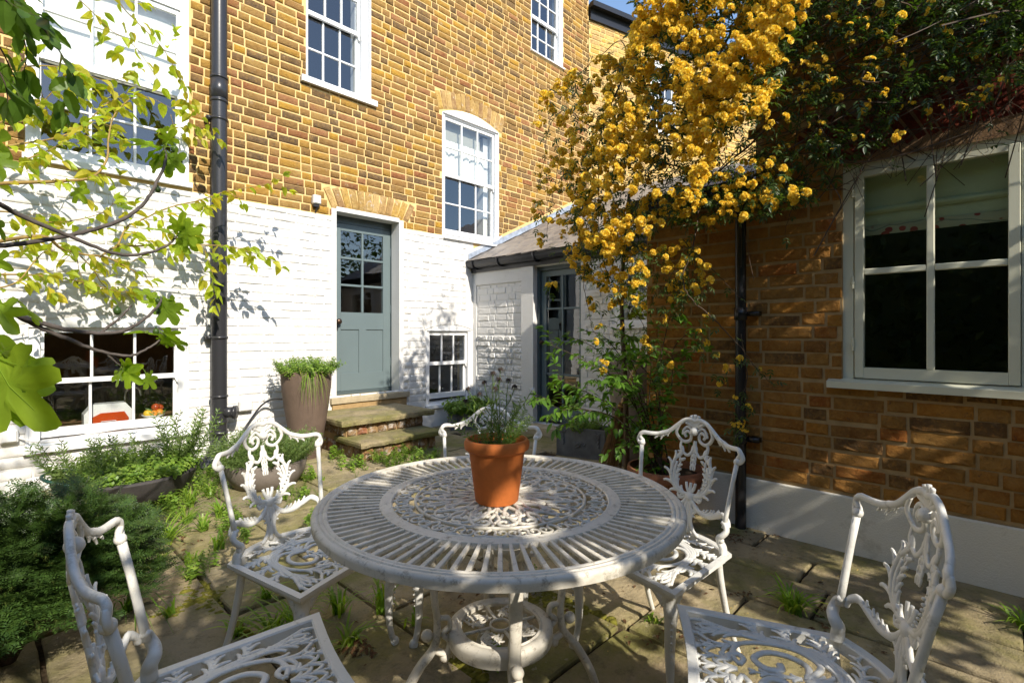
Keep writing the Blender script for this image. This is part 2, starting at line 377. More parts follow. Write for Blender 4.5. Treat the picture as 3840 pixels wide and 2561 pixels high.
# ================= SETTING =================
def slab(mb, x0, x1, z0, z1, holes, y0, y1):
    zs = sorted({z0, z1, *[h[2] for h in holes if z0 < h[2] < z1], *[h[3] for h in holes if z0 < h[3] < z1]})
    for a, b in zip(zs[:-1], zs[1:]):
        m = (a+b)/2; cuts = sorted((h[0], h[1]) for h in holes if h[2] < m < h[3]); x = x0
        for c0, c1 in cuts:
            if c0 > x: mb.box(x, c0, y0, y1, a, b)
            x = max(x, c1)
        if x < x1: mb.box(x, x1, y0, y1, a, b)
    return mb
def brick_protos(n, irr=.04, inset=.035, seed=1):
    rr = random.Random(seed); out = []
    for k in range(n):
        j = lambda a: rr.uniform(-a, a)
        vs = []; nx, nz = 4, 2
        for (yy, ins) in ((1.2, 0), (-.35, 0.0)):
            for (x, z) in ((-.5, -.5), (.5, -.5), (.5, .5), (-.5, .5)): vs.append((x, yy, z))
        base = len(vs)
        for jz in range(nz+1):
            for i in range(nx+1):
                x = lerp(-.5+inset, .5-inset, i/nx)+j(irr*.3); z = lerp(-.5+inset*2.2, .5-inset*2.2, jz/nz)+j(irr)
                vs.append((x, -1+j(irr*5), z))
        fs = []
        for jz in range(nz):
            for i in range(nx):
                a = base+jz*(nx+1)+i; fs.append((a, a+1, a+nx+2, a+nx+1))
        G = lambda i, jz: base+jz*(nx+1)+i
        fs.append((4, 5)+tuple(G(i, 0) for i in range(nx, -1, -1)))
        fs.append((5, 6)+tuple(G(nx, q) for q in range(nz, -1, -1)))
        fs.append((6, 7)+tuple(G(i, nz) for i in range(0, nx+1)))
        fs.append((7, 4)+tuple(G(0, q) for q in range(0, nz+1)))
        fs += [(0, 1, 5, 4), (1, 2, 6, 5), (2, 3, 7, 6), (3, 0, 4, 7)]
        mb = MB(); mb.add(vs, fs); out.append(mb.mesh('brick'))
    return out
def lay(x0, x1, z0, z1, course, holes, proud=.007, L=.205, joint=.0145, yface=0, np_=8, ok=None, jit=.0032, seed=3, zoff=0):
    rr = random.Random(seed); items = []; z = z0; row = 0
    while z+course*.5 < z1:
        h = min(course, z1-z); zc = z+h/2; cuts = []
        for hh in holes:
            c = hh(zc) if callable(hh) else ((hh[0], hh[1]) if hh[2] < zc < hh[3] else None)
            if c: cuts.append(c)
        cuts.sort(); segs = []; x = x0
        for a, b in cuts:
            if a > x: segs.append((x, min(a, x1)))
            x = max(x, b)
        if x < x1: segs.append((x, x1))
        off = (L*.75+joint)*(row % 2)*.5+rr.uniform(0, .012); px = x0-off-.3; k = row
        while px < x1:
            w = L if k % 2 == 0 else L*.485
            w *= rr.uniform(.93, 1.05); a, b = px, px+w; px = b+joint; k += 1
            for s0, s1 in segs:
                aa, b2 = max(a, s0+.004), min(b, s1-.004)
                if b2-aa > .028:
                    if ok and not ok((aa+b2)/2, zc): continue
                    hz = h-joint*rr.uniform(.7, 1.35)
                    Mx = Matrix.Translation((.5*(aa+b2), yface, zc+rr.uniform(-jit, jit))) @ Matrix.Rotation(rr.uniform(-.5, .5)*jit*6, 4, 'Y') @ Matrix.Diagonal((b2-aa, proud*rr.uniform(.5, 1.5), hz, 1))
                    items.append((rr.randrange(np_), Mx))
        z += course; row += 1
    return items
def fan(xa, xb, zin, rise, h, n, focus, yface=0, proud=.009, joint=.011, seed=5, np_=8):
    "voussoir bricks of a segmental arch from xa to xb, intrados zin(+rise in the middle), height h"
    rr = random.Random(seed); out = []; xm = (xa+xb)/2; W = xb-xa
    for i in range(n):
        x = xa+(i+.5)*W/n; t = (x-xm)/(W/2); z = zin+rise*(1-t*t)
        d = Vector((x-xm, 0, z-(zin-focus))); d.normalize(); a = math.atan2(d.x, d.z)
        w = W/n*max(.75, d.z)-joint*.6
        c = Vector((x, yface, z))+d*(h/2)
        Mx = Matrix.Translation(c) @ Matrix.Rotation(a, 4, 'Y') @ Matrix.Diagonal((w*1.06, proud*rr.uniform(.8, 1.2), h*rr.uniform(.96, 1.0), 1))
        out.append((rr.randrange(np_), Mx))
    return out
def arc(xa, xb, z, rise, n=14): return [(lerp(xa, xb, i/n), z+rise*(1-(2*i/n-1)**2)) for i in range(n+1)]
def bars_and_panes(w, x0, x1, z0, z1, cols, rows, y, bw=.02, mat='joinery', bd=.028):
    gx = [lerp(x0, x1, i/cols) for i in range(cols+1)]; gz = [lerp(z0, z1, i/rows) for i in range(rows+1)]
    pm = getattr(bars_and_panes, 'pm', None)
    for i in range(1, cols): MB().box(gx[i]-bw/2, gx[i]+bw/2, y-.010, y+bd-.008, z0, z1, .004).build('glazing_bar', M[mat], w)
    for j in range(1, rows):
        for i in range(cols):
            a = gx[i]+(bw/2 if i else 0); b = gx[i+1]-(bw/2 if i < cols-1 else 0)
            MB().box(a, b, y-.009, y+bd-.009, gz[j]-bw/2, gz[j]+bw/2, .004).build('glazing_bar', M[mat], w)
    for i in range(cols):
        for j in range(rows):
            a, b, c, d = gx[i], gx[i+1], gz[j], gz[j+1]
            yy = y+.006; tx, tz = random.uniform(-.0012, .0012), random.uniform(-.0012, .0012)
            mb = MB(); mb.add([(a, yy-tx-tz, c), (b, yy+tx-tz, c), (b, yy+tx+tz, d), (a, yy-tx+tz, d)], [(0, 1, 2, 3)])
            mb.build('pane', M['glass'], w)
def sash_window(P, x0, x1, z0, z1, gz0, zm0, zm1, gz1, yf, yu, fw, cols, rl, ru, rise=0, sill=None, mat='joinery', fwr=None):
    "box sash: casing x0..x1 z0..z1; lower glass gz0..zm0, meeting rail, upper glass zm1..gz1"
    fwr = fwr or fw; f = MB(); st = .042
    i0, i1 = x0+fw-st, x1-fwr+st; top = gz1+.045
    f.box(x0, i0, yf, .2, z0, z1); f.box(i1, x1, yf, .2, z0, z1); f.box(i0, i1, yf+.001, .2, top, z1)
    f.box(x0, x0+.014, -.004, yf, z0, z1); f.box(x1-.014, x1, -.004, yf, z0, z1)
    f.box(i0, i0+.016, yf-.006, yf, z0, top); f.box(i1-.016, i1, yf-.006, yf, z0, top)
    if rise: f.prism(arc(x0, x1, z1, rise)[::-1] + [(x0, z1-.002)], -.007, .19)
    f.box(x0, x1, yf+.002, .2, z0-.02, z0+.02)
    w = smooth_by_angle(f.build('window', M[mat], P))
    yl = yu+.035
    s = MB(); a, b = x0+fw, x1-fwr
    s.box(a-st, a, yu, yu+.03, zm0, gz1); s.box(b, b+st, yu, yu+.03, zm0, gz1); s.box(a-st, b+st, yu, yu+.03, gz1, gz1+.045); s.box(a, b, yu-.003, yu+.03, zm0, zm1)
    s.prism([(b+.004, zm0), (b+st-.004, zm0), (b+st-.004, zm0-.045), (b+.02, zm0-.04)], yu+.002, yu+.028)
    s.build('sash', M[mat], w)
    s = MB(); a2, b2 = a-.008, b-.0
    s.box(a2-st, a2, yl, yl+.03, gz0-.07, zm1); s.box(b2, b2+st+.008, yl, yl+.03, gz0-.07, zm1); s.box(a2, b2, yl, yl+.03, gz0-.07, gz0)
    s.build('sash', M[mat], w)
    bars_and_panes(w, a, b, zm1, gz1, cols, ru, yu+.008, .019, mat)
    bars_and_panes(w, a2, b2, gz0, zm0, cols, rl, yl+.008, .019, mat)
    if sill:
        sx, dz, pr = sill
        MB().add([(x0-sx, -pr, z0-dz), (x1+sx, -pr, z0-dz), (x1+sx, -pr, z0-.012), (x0-sx, -pr, z0-.012), (x0-sx, yf+.02, z0-dz), (x1+sx, yf+.02, z0-dz), (x1+sx, yf+.02, z0+.004), (x0-sx, yf+.02, z0+.004)],
                 [(0, 1, 2, 3), (3, 2, 6, 7), (0, 4, 5, 1), (0, 3, 7, 4), (1, 5, 6, 2), (4, 7, 6, 5)]).build('sill', M[mat], w)
    return w
def room(P, x0, x1, z0, z1, y1, m, y0=.31):
    r = MB(); r.add([(x0, y0, z0), (x1, y0, z0), (x1, y1, z0), (x0, y1, z0), (x0, y0, z1), (x1, y0, z1), (x1, y1, z1), (x0, y1, z1)],
        [(0, 1, 2, 3), (4, 7, 6, 5), (0, 3, 7, 4), (1, 5, 6, 2), (3, 2, 6, 7)])
    return r.build('room', M[m], P)
# ---- ground ----
MB().box(-60, 60, -60, 60, -.6, -.055).build('ground', M['lawn'])['kind'] = 'structure'
MB().box(-3.2, 4.9, -4.9, 5.5, -.05, -.022).build('joint_bed', M['earth'])['kind'] = 'structure'
patio = bpy.data.objects.new('patio_paving', None); link(patio); patio['kind'] = 'structure'
def slab_mesh(w, d, seed):
    rr = random.Random(seed); n = 7; out = []
    for (ax, ay, bx, by) in ((0, 0, w, 0), (w, 0, w, d), (w, d, 0, d), (0, d, 0, 0)):
        for i in range(n):
            t = i/n; x, y = lerp(ax, bx, t), lerp(ay, by, t); q = .004 if i else .007
            x += (w/2-x)/max(w, d)*q*rr.uniform(.2, 2.6); y += (d/2-y)/max(w, d)*q*rr.uniform(.2, 2.6); out.append((x, y))
    N = len(out); mb = MB(); tilt = (rr.uniform(-.005, .005), rr.uniform(-.005, .005)); zz = rr.uniform(-.002, .002)
    Z = lambda x, y: zz+tilt[0]*(x-w/2)+tilt[1]*(y-d/2)
    vs = [(x, y, -.03) for x, y in out]+[(x, y, Z(x, y)-.006) for x, y in out]
    c = (w/2, d/2)
    vs += [(x+(c[0]-x)*.022, y+(c[1]-y)*.022, Z(x, y)) for x, y in out]+[(c[0], c[1], Z(*c))]
    fs = [(i, (i+1) % N, N+(i+1) % N, N+i) for i in range(N)]+[(N+i, N+(i+1) % N, 2*N+(i+1) % N, 2*N+i) for i in range(N)]+[(2*N+i, 2*N+(i+1) % N, 3*N) for i in range(N)]
    mb.add(vs, fs); return mb.mesh('flagstone', M['flag'])
colsX = [-3.1, -2.5, -1.85, -1.2, -.6, .15, .74, 1.195, 1.83, 2.43, 2.74, 3.03, 3.30]
fixed = {7: [1.92, 1.12-.62], 8: [1.12, 2.02, .25], 6: [1.32, 2.38, 2.95], 9: [.6, 1.25, -.1], 10: [.73, -.05, 1.5], 5: [2.1, 2.75, 3.3]}
rr = random.Random(11)
for i in range(len(colsX)-1):
    cuts = sorted(fixed.get(i, [])); ys = [-4.8]; y = -4.8; end = 5.33
    hi = min(cuts) if cuts else 99
    while ys[-1] < end:
        nxt = ys[-1]+rr.uniform(.55, .95)
        fc = [c for c in cuts if ys[-1]+.2 < c <= nxt+.25]
        if fc: nxt = fc[0]
        if end-nxt < .3: nxt = end
        ys.append(nxt)
    for a, b in zip(ys[:-1], ys[1:]):
        o = bpy.data.objects.new('flagstone', slab_mesh(colsX[i+1]-colsX[i]-.012, b-a-.012, rr.random())); link(o, patio); o.location = (colsX[i]+.006, a+.006, 0)
# right-hand area towards the lean-to
for (a, b, c, d) in ((3.31, 3.95, 1.95, 2.6), (3.97, 4.72, 1.95, 2.55), (3.31, 3.85, 2.63, 3.35), (3.87, 4.72, 2.57, 3.2), (3.31, 4.0, 3.38, 4.1), (4.02, 4.72, 3.22, 3.95), (3.31, 3.9, 4.13, 4.8), (3.92, 4.72, 3.98, 4.65), (3.31, 4.0, 4.82, 5.33), (4.02, 4.72, 4.67, 5.33)):
    o = bpy.data.objects.new('flagstone', slab_mesh(b-a, d-c, a+c)); link(o, patio); o.location = (a, c, 0)
# ---- the house ----
H = thing('brick_house', 'tall yellow brick house, whitewashed below, with white sash windows and a grey-green door', 'house', (0, 5.34, 0))
BP = brick_protos(8); BP2 = brick_protos(8, .07, .05, 4)
UL = (.219, 1.295, 2.52, 4.22); LL = (.222, 1.29, .31, 1.25); W1 = (2.375, 3.145, 3.90, 5.66); W2 = (4.19, 5.232, 2.455, 4.11); W3 = (5.935, 6.728, 5.60, 7.2); SW = (3.93, 4.70, .235, 1.235); DR = (2.70, 3.53, .49, 2.56)
holes = [UL, LL, W1, W2, W3, SW, DR]
hs = [tuple(h) for h in holes]
arch = lambda xa, xb, z, rise: (lambda zc: None if not (z < zc < z+rise) else (lambda k: (( xa+xb)/2-(xb-xa)/2*k, (xa+xb)/2+(xb-xa)/2*k))(math.sqrt(max(0, 1-(zc-z)/rise))))
slab(MB(), -2.5, 7.46, 0, 7.25, hs, .001, .30).build('wall', M['mortar'], H)
slab(MB(), -2.5, 4.735, -.02, 2.485, hs, -.003, .0005).build('painted_wall_face', M['white_brick'], H)
def trap(xa, xb, z0, z1, lean):
    return lambda zc: (xa-lean*(zc-z0)/(z1-z0), xb+lean*(zc-z0)/(z1-z0)) if z0 < zc < z1 else None
vis = lambda x, z: z < 1.2+.651*(.718*x+3.717)+.5
roofline = lambda x, z: vis(x, z) and (x < 4.62 or z > 2.19+(x-4.6)*.47+.02)
bh = hs+[trap(4.14, 5.28, 4.11, 4.36, .05), trap(2.64, 3.66, 2.54, 2.80, .10), trap(.18, 1.33, 4.2, 4.5, .05)]
it = lay(-.9, 7.455, 2.492, 7.2, .083, bh, ok=roofline)
scatter('brick', BP, it, H, M['brick'], 300, 'brickwork', root_m=H.matrix_world)
it = fan(4.13, 5.29, 4.12, .11, .235, 15, 1.9, proud=.010)
scatter('arch_brick', BP2, it, H, M['brick_arch'], 60)
it = fan(2.66, 3.66, 2.575, .03, .235, 12, .95, proud=.012, seed=8)
scatter('arch_brick', BP2, it, H, M['brick_arch'], 60)
MB().prism(arc(4.12, 5.30, 4.115, .11)+arc(4.10, 5.32, 4.35, .10)[::-1], -.0015, .0).build('arch_mortar', M['mortar'], H)
mt = slab(MB(), 2.64, 3.62, 2.54, 2.60, [DR], -.0015, 0); 
# white painted brick relief
archW = [arch(SW[0]-.03, SW[1]+.02, 1.235, .28), arch(LL[0]-.05, LL[1]+.05, 1.25, .33)]
it = lay(-1.6, 4.60, .10, 2.483, .083, hs+archW, proud=.007, joint=.013, yface=-.003, ok=lambda x, z: True, seed=9)
scatter('painted_brick', BP, it, H, M['white_brick'], 300, 'painted_brickwork', root_m=H.matrix_world)
it = fan(.18, 1.33, 1.26, .09, .22, 15, 1.1, yface=-.003, proud=.007, seed=12)
scatter('painted_arch_brick', BP, it, H, M['white_brick'], 40)
a = MB(); pts = arc(SW[0]-.02, SW[1]+.02, 1.245, .075, 16); up = arc(SW[0]-.06, SW[1]+.03, 1.40, .10, 16)
a.prism(pts[::-1][::-1]+up[::-1], -.012, -.002); a.build('render_arch_band', M['white_brick'], H)
MB().box(-1.6, 2.36, -.03, -.003, -.02, .075).box(3.5, 4.735, -.012, -.003, -.02, .2).build('plinth_band', M['white_render'], H)
MB().box(-2.5, 8.4, .30, 6.0, 7.0, 7.25).build('roof', M['slate'], H)
MB().box(-2.5, 8.2, 6.0, 6.2, 0, 7.2).box(-2.7, -2.5, 0, 6.0, 0, 7.2).build('back_wall', M['mortar'], H)
sash_window(H, UL[0], UL[1], UL[2]+.05, UL[3], 2.665, 3.33, 3.375, 4.06, .012, .03, .100, 3, 2, 2, sill=(.02, .055, .045), fwr=.088)
sash_window(H, LL[0], LL[1], LL[2]+.04, LL[3], .455, .805, .845, 1.205, .012, .035, .105, 3, 1, 1, rise=.09, sill=(.02, .06, .06), fwr=.10)
sash_window(H, W1[0], W1[1], W1[2]+.02, W1[3], 3.985, 4.69, 4.735, 5.45, .10, .15, .09, 3, 2, 2, sill=(.06, .075, .05))
sash_window(H, W2[0], W2[1], W2[2]+.03, W2[3], 2.60, 3.295, 3.34, 4.045, .02, .04, .085, 3, 2, 2, rise=.115, sill=(-.01, .035, .045))
sash_window(H, W3[0], W3[1], W3[2]+.02, W3[3], 5.70, 6.20, 6.25, 6.78, .04, .07, .08, 3, 2, 2, sill=(.02, .03, .04))
sash_window(H, SW[0], SW[1], SW[2]+.05, SW[3], .415, .785, .83, 1.175, .012, .035, .085, 3, 1, 1, rise=.075, sill=(.02, .05, .04))
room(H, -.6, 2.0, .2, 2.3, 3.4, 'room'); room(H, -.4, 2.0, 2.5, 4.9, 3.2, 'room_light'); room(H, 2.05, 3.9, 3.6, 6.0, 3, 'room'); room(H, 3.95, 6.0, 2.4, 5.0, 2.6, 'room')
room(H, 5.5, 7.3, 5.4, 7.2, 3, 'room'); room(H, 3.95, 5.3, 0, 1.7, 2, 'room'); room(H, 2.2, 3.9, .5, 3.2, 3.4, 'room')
# kitchen seen through the low window
MB().box(-.5, 1.9, .36, .9, .36, .40).box(-.5, 1.9, 2.6, 3.2, .3, 1.2).build('kitchen_worktop', M['worktop'], H)
MB().box(.25, .75, 3.2, 3.35, 1.2, 2.1).box(1.2, 1.6, 3.2, 3.35, 1.2, 1.9).build('kitchen_cupboard', M['worktop'], H)
# blinds
def blind(P, x0, x1, z0, z1, y, folds, m='blind', amp=.012):
    mb = MB().grid(10, folds*4, lambda u, v: (lerp(x0, x1, u), y-amp*abs(math.sin(v*math.pi*folds))+.004*math.sin(u*19+v*5), lerp(z1, z0, v)))
    return mb.build('roman_blind', M[m], P, True)
blind(H, .27, 1.25, 3.42, 4.2, .13, 3); blind(H, .29, 1.24, 3.34, 3.44, .12, 1, amp=.03)
M['blind_g'] = simple('greige_blind_cloth', (.40, .39, .34), .9, .1, .05)  # grey of a dimly lit blind put into the cloth colour
blind(H, 4.25, 5.0, 3.68, 4.09, .16, 1, 'blind_g'); 
mb = MB().grid(60, 8, lambda u, v: (lerp(4.25, 5.06, u), .13+.022*math.sin(u*40)*(.3+.7*v)+.008*math.sin(u*97), lerp(3.82, 3.37, v)))
mb.build('cafe_curtain', M['blind'], H, True)
MB().tube([(4.24, .12, 3.74), (5.1, .12, 3.74)], .004, 6).build('curtain_wire', M['white_plastic'], H)
MB().box(5.08, 5.18, .17, .3, 2.6, 4.05).box(3.05, 3.10, .20, .3, 3.95, 5.5).build('shutter', M['joinery'], H)
# door
d = MB(); X0, X1, Z0, Z1, Y = 2.722, 3.518, .535, 2.465, .175
gx0, gx1, gz0, gz1 = 2.862, 3.415, 1.445, 2.385
d.box(X0, gx0, Y, Y+.045, Z0, Z1, .003).box(gx1, X1, Y, Y+.045, Z0, Z1, .003)
d.box(gx0, gx1, Y+.0005, Y+.045, gz1, Z1).box(gx0, gx1, Y+.0005, Y+.045, 1.245, gz0).box(gx0, gx1, Y+.0005, Y+.045, Z0, .735)
d.box(3.09, 3.185, Y+.0005, Y+.045, .735, 1.245)
door = d.build('door', M['teal'], H)
MB().box(gx0, 3.09, Y+.012, Y+.04, .735, 1.245).build('door_panel', M['teal'], door)
MB().box(3.185, gx1, Y+.012, Y+.04, .735, 1.245).build('door_panel', M['teal'], door)
bars_and_panes(door, gx0, gx1, gz0, gz1, 2, 3, Y+.01, .026, 'teal')
MB().lathe([(.0001, -.07), (.022, -.068), (.033, -.055), (.030, -.038), (.014, -.026), (.012, -.008), (.028, -.004), (.028, 0)], 20).build('door_knob', M['bronze'], door, True).matrix_local = Matrix.Translation((2.785+.03, Y, 1.335)) @ Matrix.Rotation(R(-90), 4, 'X')
MB().ball((0, 0, 0), .026, 12, 8, 1.5).build('keyhole_cover', M['black'], door, True).matrix_local = Matrix.Translation((2.80+.005, Y-.002, 1.262)) @ Matrix.Diagonal((.8, .3, 1, 1))
for z in (.85, 1.5, 2.2): MB().box(X1-.004, X1+.010, Y-.012, Y+.01, z-.05, z+.05, .003).build('hinge', M['teal'], door)
f = MB().box(2.70, 2.722, Y-.04, Y+.08, .49, 2.56).box(3.518, 3.532, Y-.02, Y+.08, .49, 2.56).box(2.722, 3.518, Y-.005, Y+.08, 2.468, 2.56).box(2.722, 3.518, Y-.01, Y+.05, .49, .532)
f.build('door_frame', M['teal_dark'], H)
MB().box(2.655, 2.712, -.014, Y-.04, .49, 2.575).box(3.524, 3.585, -.014, Y-.02, .49, 2.575).box(2.712, 3.524, -.014, Y-.006, 2.552, 2.60).build('door_reveal', M['white_render'], H)
# ---- steps ----
S = thing('door_steps', 'two mossy stone and brick steps below the grey-green house door', 'steps', (0, 0, 0))
def rough_slab(x0, x1, y0, y1, z0, z1, seed, name, m, P, amp=.012):
    n1, n2 = 16, 8
    mb = MB(); rr = random.Random(seed); L = []
    def edge(u, v):
        x, y = lerp(x0, x1, u), lerp(y0, y1, v)
        e = noise.noise(Vector((x*9, y*9, seed)))*amp
        if u in (0, 1): x += e
        if v in (0, 1): y += e
        return x, y
    N = n1; top = []
    mb.grid(n1, n2, lambda u, v: (*edge(u, v), z1+noise.noise(Vector((u*7, v*6, seed)))*.005-(.006 if u in (0, 1) or v in (0, 1) else 0)))
    ring = [(u/n1, 0) for u in range(n1)]+[(1, v/n2) for v in range(n2)]+[(1-u/n1, 1) for u in range(n1)]+[(0, 1-v/n2) for v in range(n2)]
    b = len(mb.v); K = len(ring)
    for k, (u, v) in enumerate(ring):
        x, y = edge(u, v); zt = z1+noise.noise(Vector((u*7, v*6, seed)))*.005-.006
        j = noise.noise(Vector((u*21, v*17, seed+3)))*amp*1.2
        cx, cy = (x0+x1)/2, (y0+y1)/2; dx, dy = (cx-x)/(x1-x0), (cy-y)/(y1-y0)
        mb.v += [(x, y, zt), (x-dx*abs(j), y-dy*abs(j), (z0+z1)/2+j*.4), (x+dx*amp, y+dy*amp, z0+j*.5)]
    for k in range(K):
        a, c = b+k*3, b+((k+1) % K)*3
        mb.f += [(a, a+1, c+1, c), (a+1, a+2, c+2, c+1)]
    return mb.build(name, M[m], P)
rough_slab(2.415, 3.37, 4.27, 4.80, .135, .19, 3, 'tread_slab', 'step_stone', S); rough_slab(2.37, 3.47, 4.55, 5.33, .305, .365, 5, 'tread_slab', 'step_stone', S)
rough_slab(2.635, 3.65, 5.285, 5.50, .425, .492, 9, 'door_sill_slab', 'sill_stone', S, .004)
MB().box(2.47, 3.31, 4.34, 5.3, .0, .137).box(2.46, 3.37, 4.64, 5.33, .137, .306).box(2.66, 3.62, 5.31, 5.42, .306, .426).build('step_core', M['mortar_old'], S)
def step_bricks(x0, x1, z0, z1, yf, n, seed):
    rr = random.Random(seed); o = []
    for i in range(n):
        w = (x1-x0)/n; o.append((rr.randrange(8), Matrix.Translation((x0+w*(i+.5), yf, (z0+z1)/2)) @ Matrix.Diagonal((w-.016, .016*rr.uniform(.6, 1.3), z1-z0-.012, 1))))
    return o
its = step_bricks(2.47, 3.31, .0, .132, 4.335, 8, 1)+step_bricks(2.46, 3.37, .19, .303, 4.635, 8, 2)
for (k, Mx) in step_bricks(-5.30, -4.36, 0, .132, 0, 7, 4): its.append((k, Matrix.Translation((2.468, 0, 0)) @ Matrix.Rotation(R(-90), 4, 'Z') @ Mx))
for (k, Mx) in step_bricks(-5.30, -4.65, .19, .303, 0, 5, 5): its.append((k, Matrix.Translation((2.458, 0, 0)) @ Matrix.Rotation(R(-90), 4, 'Z') @ Mx))
scatter('step_brick', brick_protos(8, .09, .07, 9), its, S, M['brick_step'], 60)
# ---- lean-to ----
E = thing('lean_to', 'low whitewashed lean-to with slate roof and grey-green glazed door in the corner', 'lean-to', (4.74, 0, 0), R(-90))
eh = [(-4.214, -3.50, .10, 2.02), (-3.04, -2.25, 1.30, 1.96)]
slab(MB(), -5.335, -1.9, 0, 2.16, eh, .001, .25).build('wall', M['white_render'], E)
slab(MB(), -5.335, -5.27, -.02, 2.03, [], -.012, .0).box(-4.40, -4.20, -.034, 0, -.02, 2.03).box(-5.27, -4.40, -.022, 0, 1.86, 2.03).build('render_band', M['white_render'], E)
it = lay(-5.262, -4.41, .02, 1.19, .077, [], proud=.017, joint=.017, L=.20, yface=0, seed=21, jit=.004)
it += [(k, Matrix.Translation((0, 0, 0)) @ Mx) for k, Mx in lay(-5.262, -4.41, 1.19, 1.855, .088, [], proud=.006, joint=.013, L=.21, seed=22)]
it += lay(-3.47, -1.95, .12, 2.02, .082, [(-3.07, -2.2, 1.24, 1.99)], proud=.008, joint=.012, L=.21, seed=23)
scatter('painted_brick', BP2, it, E, M['white_brick'], 300, 'painted_brickwork', root_m=Matrix.Translation((4.74, 0, 0)) @ Matrix.Rotation(R(-90), 4, 'Z'))
# slate roof: slope rising away from the yard (local +y)
SL = math.atan(.47)
def roofpt(x, y, dz=0): return (x, y, 2.185+(y+.14)*.47+dz)
rm = MB(); rm.add([roofpt(-5.335, -.12, -.03), roofpt(-1.5, -.12, -.03), roofpt(-1.5, 3.2, -.03), roofpt(-5.335, 3.2, -.03), roofpt(-5.335, -.1, -.09), roofpt(-1.5, -.1, -.09), roofpt(-1.5, 3.2, -.09), roofpt(-5.335, 3.2, -.09)],
       [(0, 1, 2, 3), (7, 6, 5, 4), (0, 4, 5, 1), (1, 5, 6, 2), (3, 2, 6, 7), (0, 3, 7, 4)]).build('roof_deck', M['slate'], E)
sp = []
for k in range(4):
    rr2 = random.Random(k); mb = MB(); mb.box(-.5, .5, 0, 1, -.5, .5)
    for i, v in enumerate(mb.v):
        if v[1] < .5: mb.v[i] = (v[0], v[1]+rr2.uniform(-.04, .04), v[2])
    sp.append(mb.mesh('slate'))
sl_items = []; rr = random.Random(2); row = 0; y = -.15
while y < 3.0:
    x = -5.33+(row % 2)*.13
    while x < -1.6:
        w = .26; a, b = max(x, -5.325), min(x+w-.006, -1.6)
        if b-a > .05: sl_items.append((rr.randrange(4), Matrix.Translation(roofpt((a+b)/2, y, .004+rr.uniform(-.002, .003))) @ Matrix.Rotation(SL+.03, 4, 'X') @ Matrix.Diagonal((b-a-.004, .33, .014, 1))))
        x += w
    y += .17; row += 1
scatter('roof_slate', sp, sl_items, E, M['slate'], 300, root_m=Matrix.Translation((4.74, 0, 0)) @ Matrix.Rotation(R(-90), 4, 'Z'))
# flashing against the house wall
fl = MB(); 
for (x0, dz0, dz1, y0, y1) in ((-5.328, .0, .085, -.10, .55), (-5.326, .0, .10, .5, 3.0)):
    fl.add([roofpt(x0, y0, dz0+.012), roofpt(x0, y1, dz0+.012), roofpt(x0, y1, dz1), roofpt(x0, y0, dz1), roofpt(x0+.075, y1, .028), roofpt(x0+.075, y0, .028)], [(0, 1, 2, 3), (0, 5, 4, 1)])
fl.build('lead_flashing', M['lead'], E)
MB().add([roofpt(-5.331, -.12, .085), roofpt(-5.331, .55, .085), roofpt(-5.331, .55, .125), roofpt(-5.331, -.12, .125)], [(0, 1, 2, 3)]).build('painted_fillet', M['white_render'], E)
MB().add([roofpt(-5.329, .55, .10), roofpt(-5.329, 3.0, .10), roofpt(-5.329, 3.0, .14), roofpt(-5.329, .55, .14)], [(0, 1, 2, 3)]).build('mortar_fillet', M['mortar'], E)
MB().box(-5.334, -1.87, -.045, -.035, 2.03, 2.17).build('fascia', M['pipe'], E)
g = MB(); n = 8; prof = [(-.045, 2.165)]+[(-.10+.055*math.cos(a), 2.155+.062*math.sin(a)) for a in [math.pi*(2*0+i/n)+math.pi for i in range(n+1)]][::-1]+[(-.16, 2.17), (-.148, 2.17)]
prof = [(-.047, 2.165), (-.047, 2.13), (-.06, 2.10), (-.09, 2.085), (-.12, 2.095), (-.145, 2.125), (-.15, 2.16), (-.16, 2.165), (-.16, 2.172), (-.14, 2.172), (-.138, 2.13), (-.115, 2.105), (-.09, 2.096), (-.068, 2.108), (-.057, 2.135), (-.055, 2.165)]
b = len(g.v)
for x in (-5.325, -1.88):
    g.v += [(x, y, z) for y, z in prof]
K = len(prof); g.f += [(i, (i+1) % K, K+(i+1) % K, K+i) for i in range(K)]+[tuple(range(K))[::-1], tuple(range(K, 2*K))]
g.build('gutter', M['pipe'], E)
for x in (-5.20, -4.72, -4.1, -3.5, -2.9): MB().tube([(x, -.162, 2.175), (x, -.155, 2.12), (x, -.12, 2.083), (x, -.09, 2.075), (x, -.04, 2.08)], .009, 6, sx=1.6).build('gutter_bracket', M['pipe'], E)
dY = .10
dr = MB(); a0, a1 = -4.175, -3.54; ga, gb = -4.10, -3.595
dr.box(a0, ga, dY, dY+.04, .13, 1.97).box(gb, a1, dY, dY+.04, .13, 1.97).box(ga, gb, dY, dY+.04, 1.90, 1.97).box(ga, gb, dY, dY+.04, .13, .30)
gd = dr.build('glazed_door', M['teal'], E)
bars_and_panes(gd, ga, gb, .30, 1.90, 2, 4, dY+.01, .024, 'teal')
MB().ball((a0+.035, dY-.045, 1.09), .028, 14, 8).tube([(a0+.035, dY-.03, 1.09), (a0+.035, dY, 1.09)], .012, 8).build('door_knob', M['bronze'], gd, True)
MB().box(-4.214, a0-.003, .06, .16, .10, 2.02).box(a1+.003, -3.50, .06, .16, .10, 2.02).box(a0-.003, a1+.003, .06, .16, 1.973, 2.02).build('door_frame', M['teal_dark'], E)
MB().box(a0+.01, a1-.01, .07, .10, .14, .19).build('weather_bar', M['teal_dark'], gd)
rough_slab(0, .75, 0, .30, 0, .098, 14, 'threshold_slab', 'sill_stone', E, .005).location = (-4.22, -.19, 0)
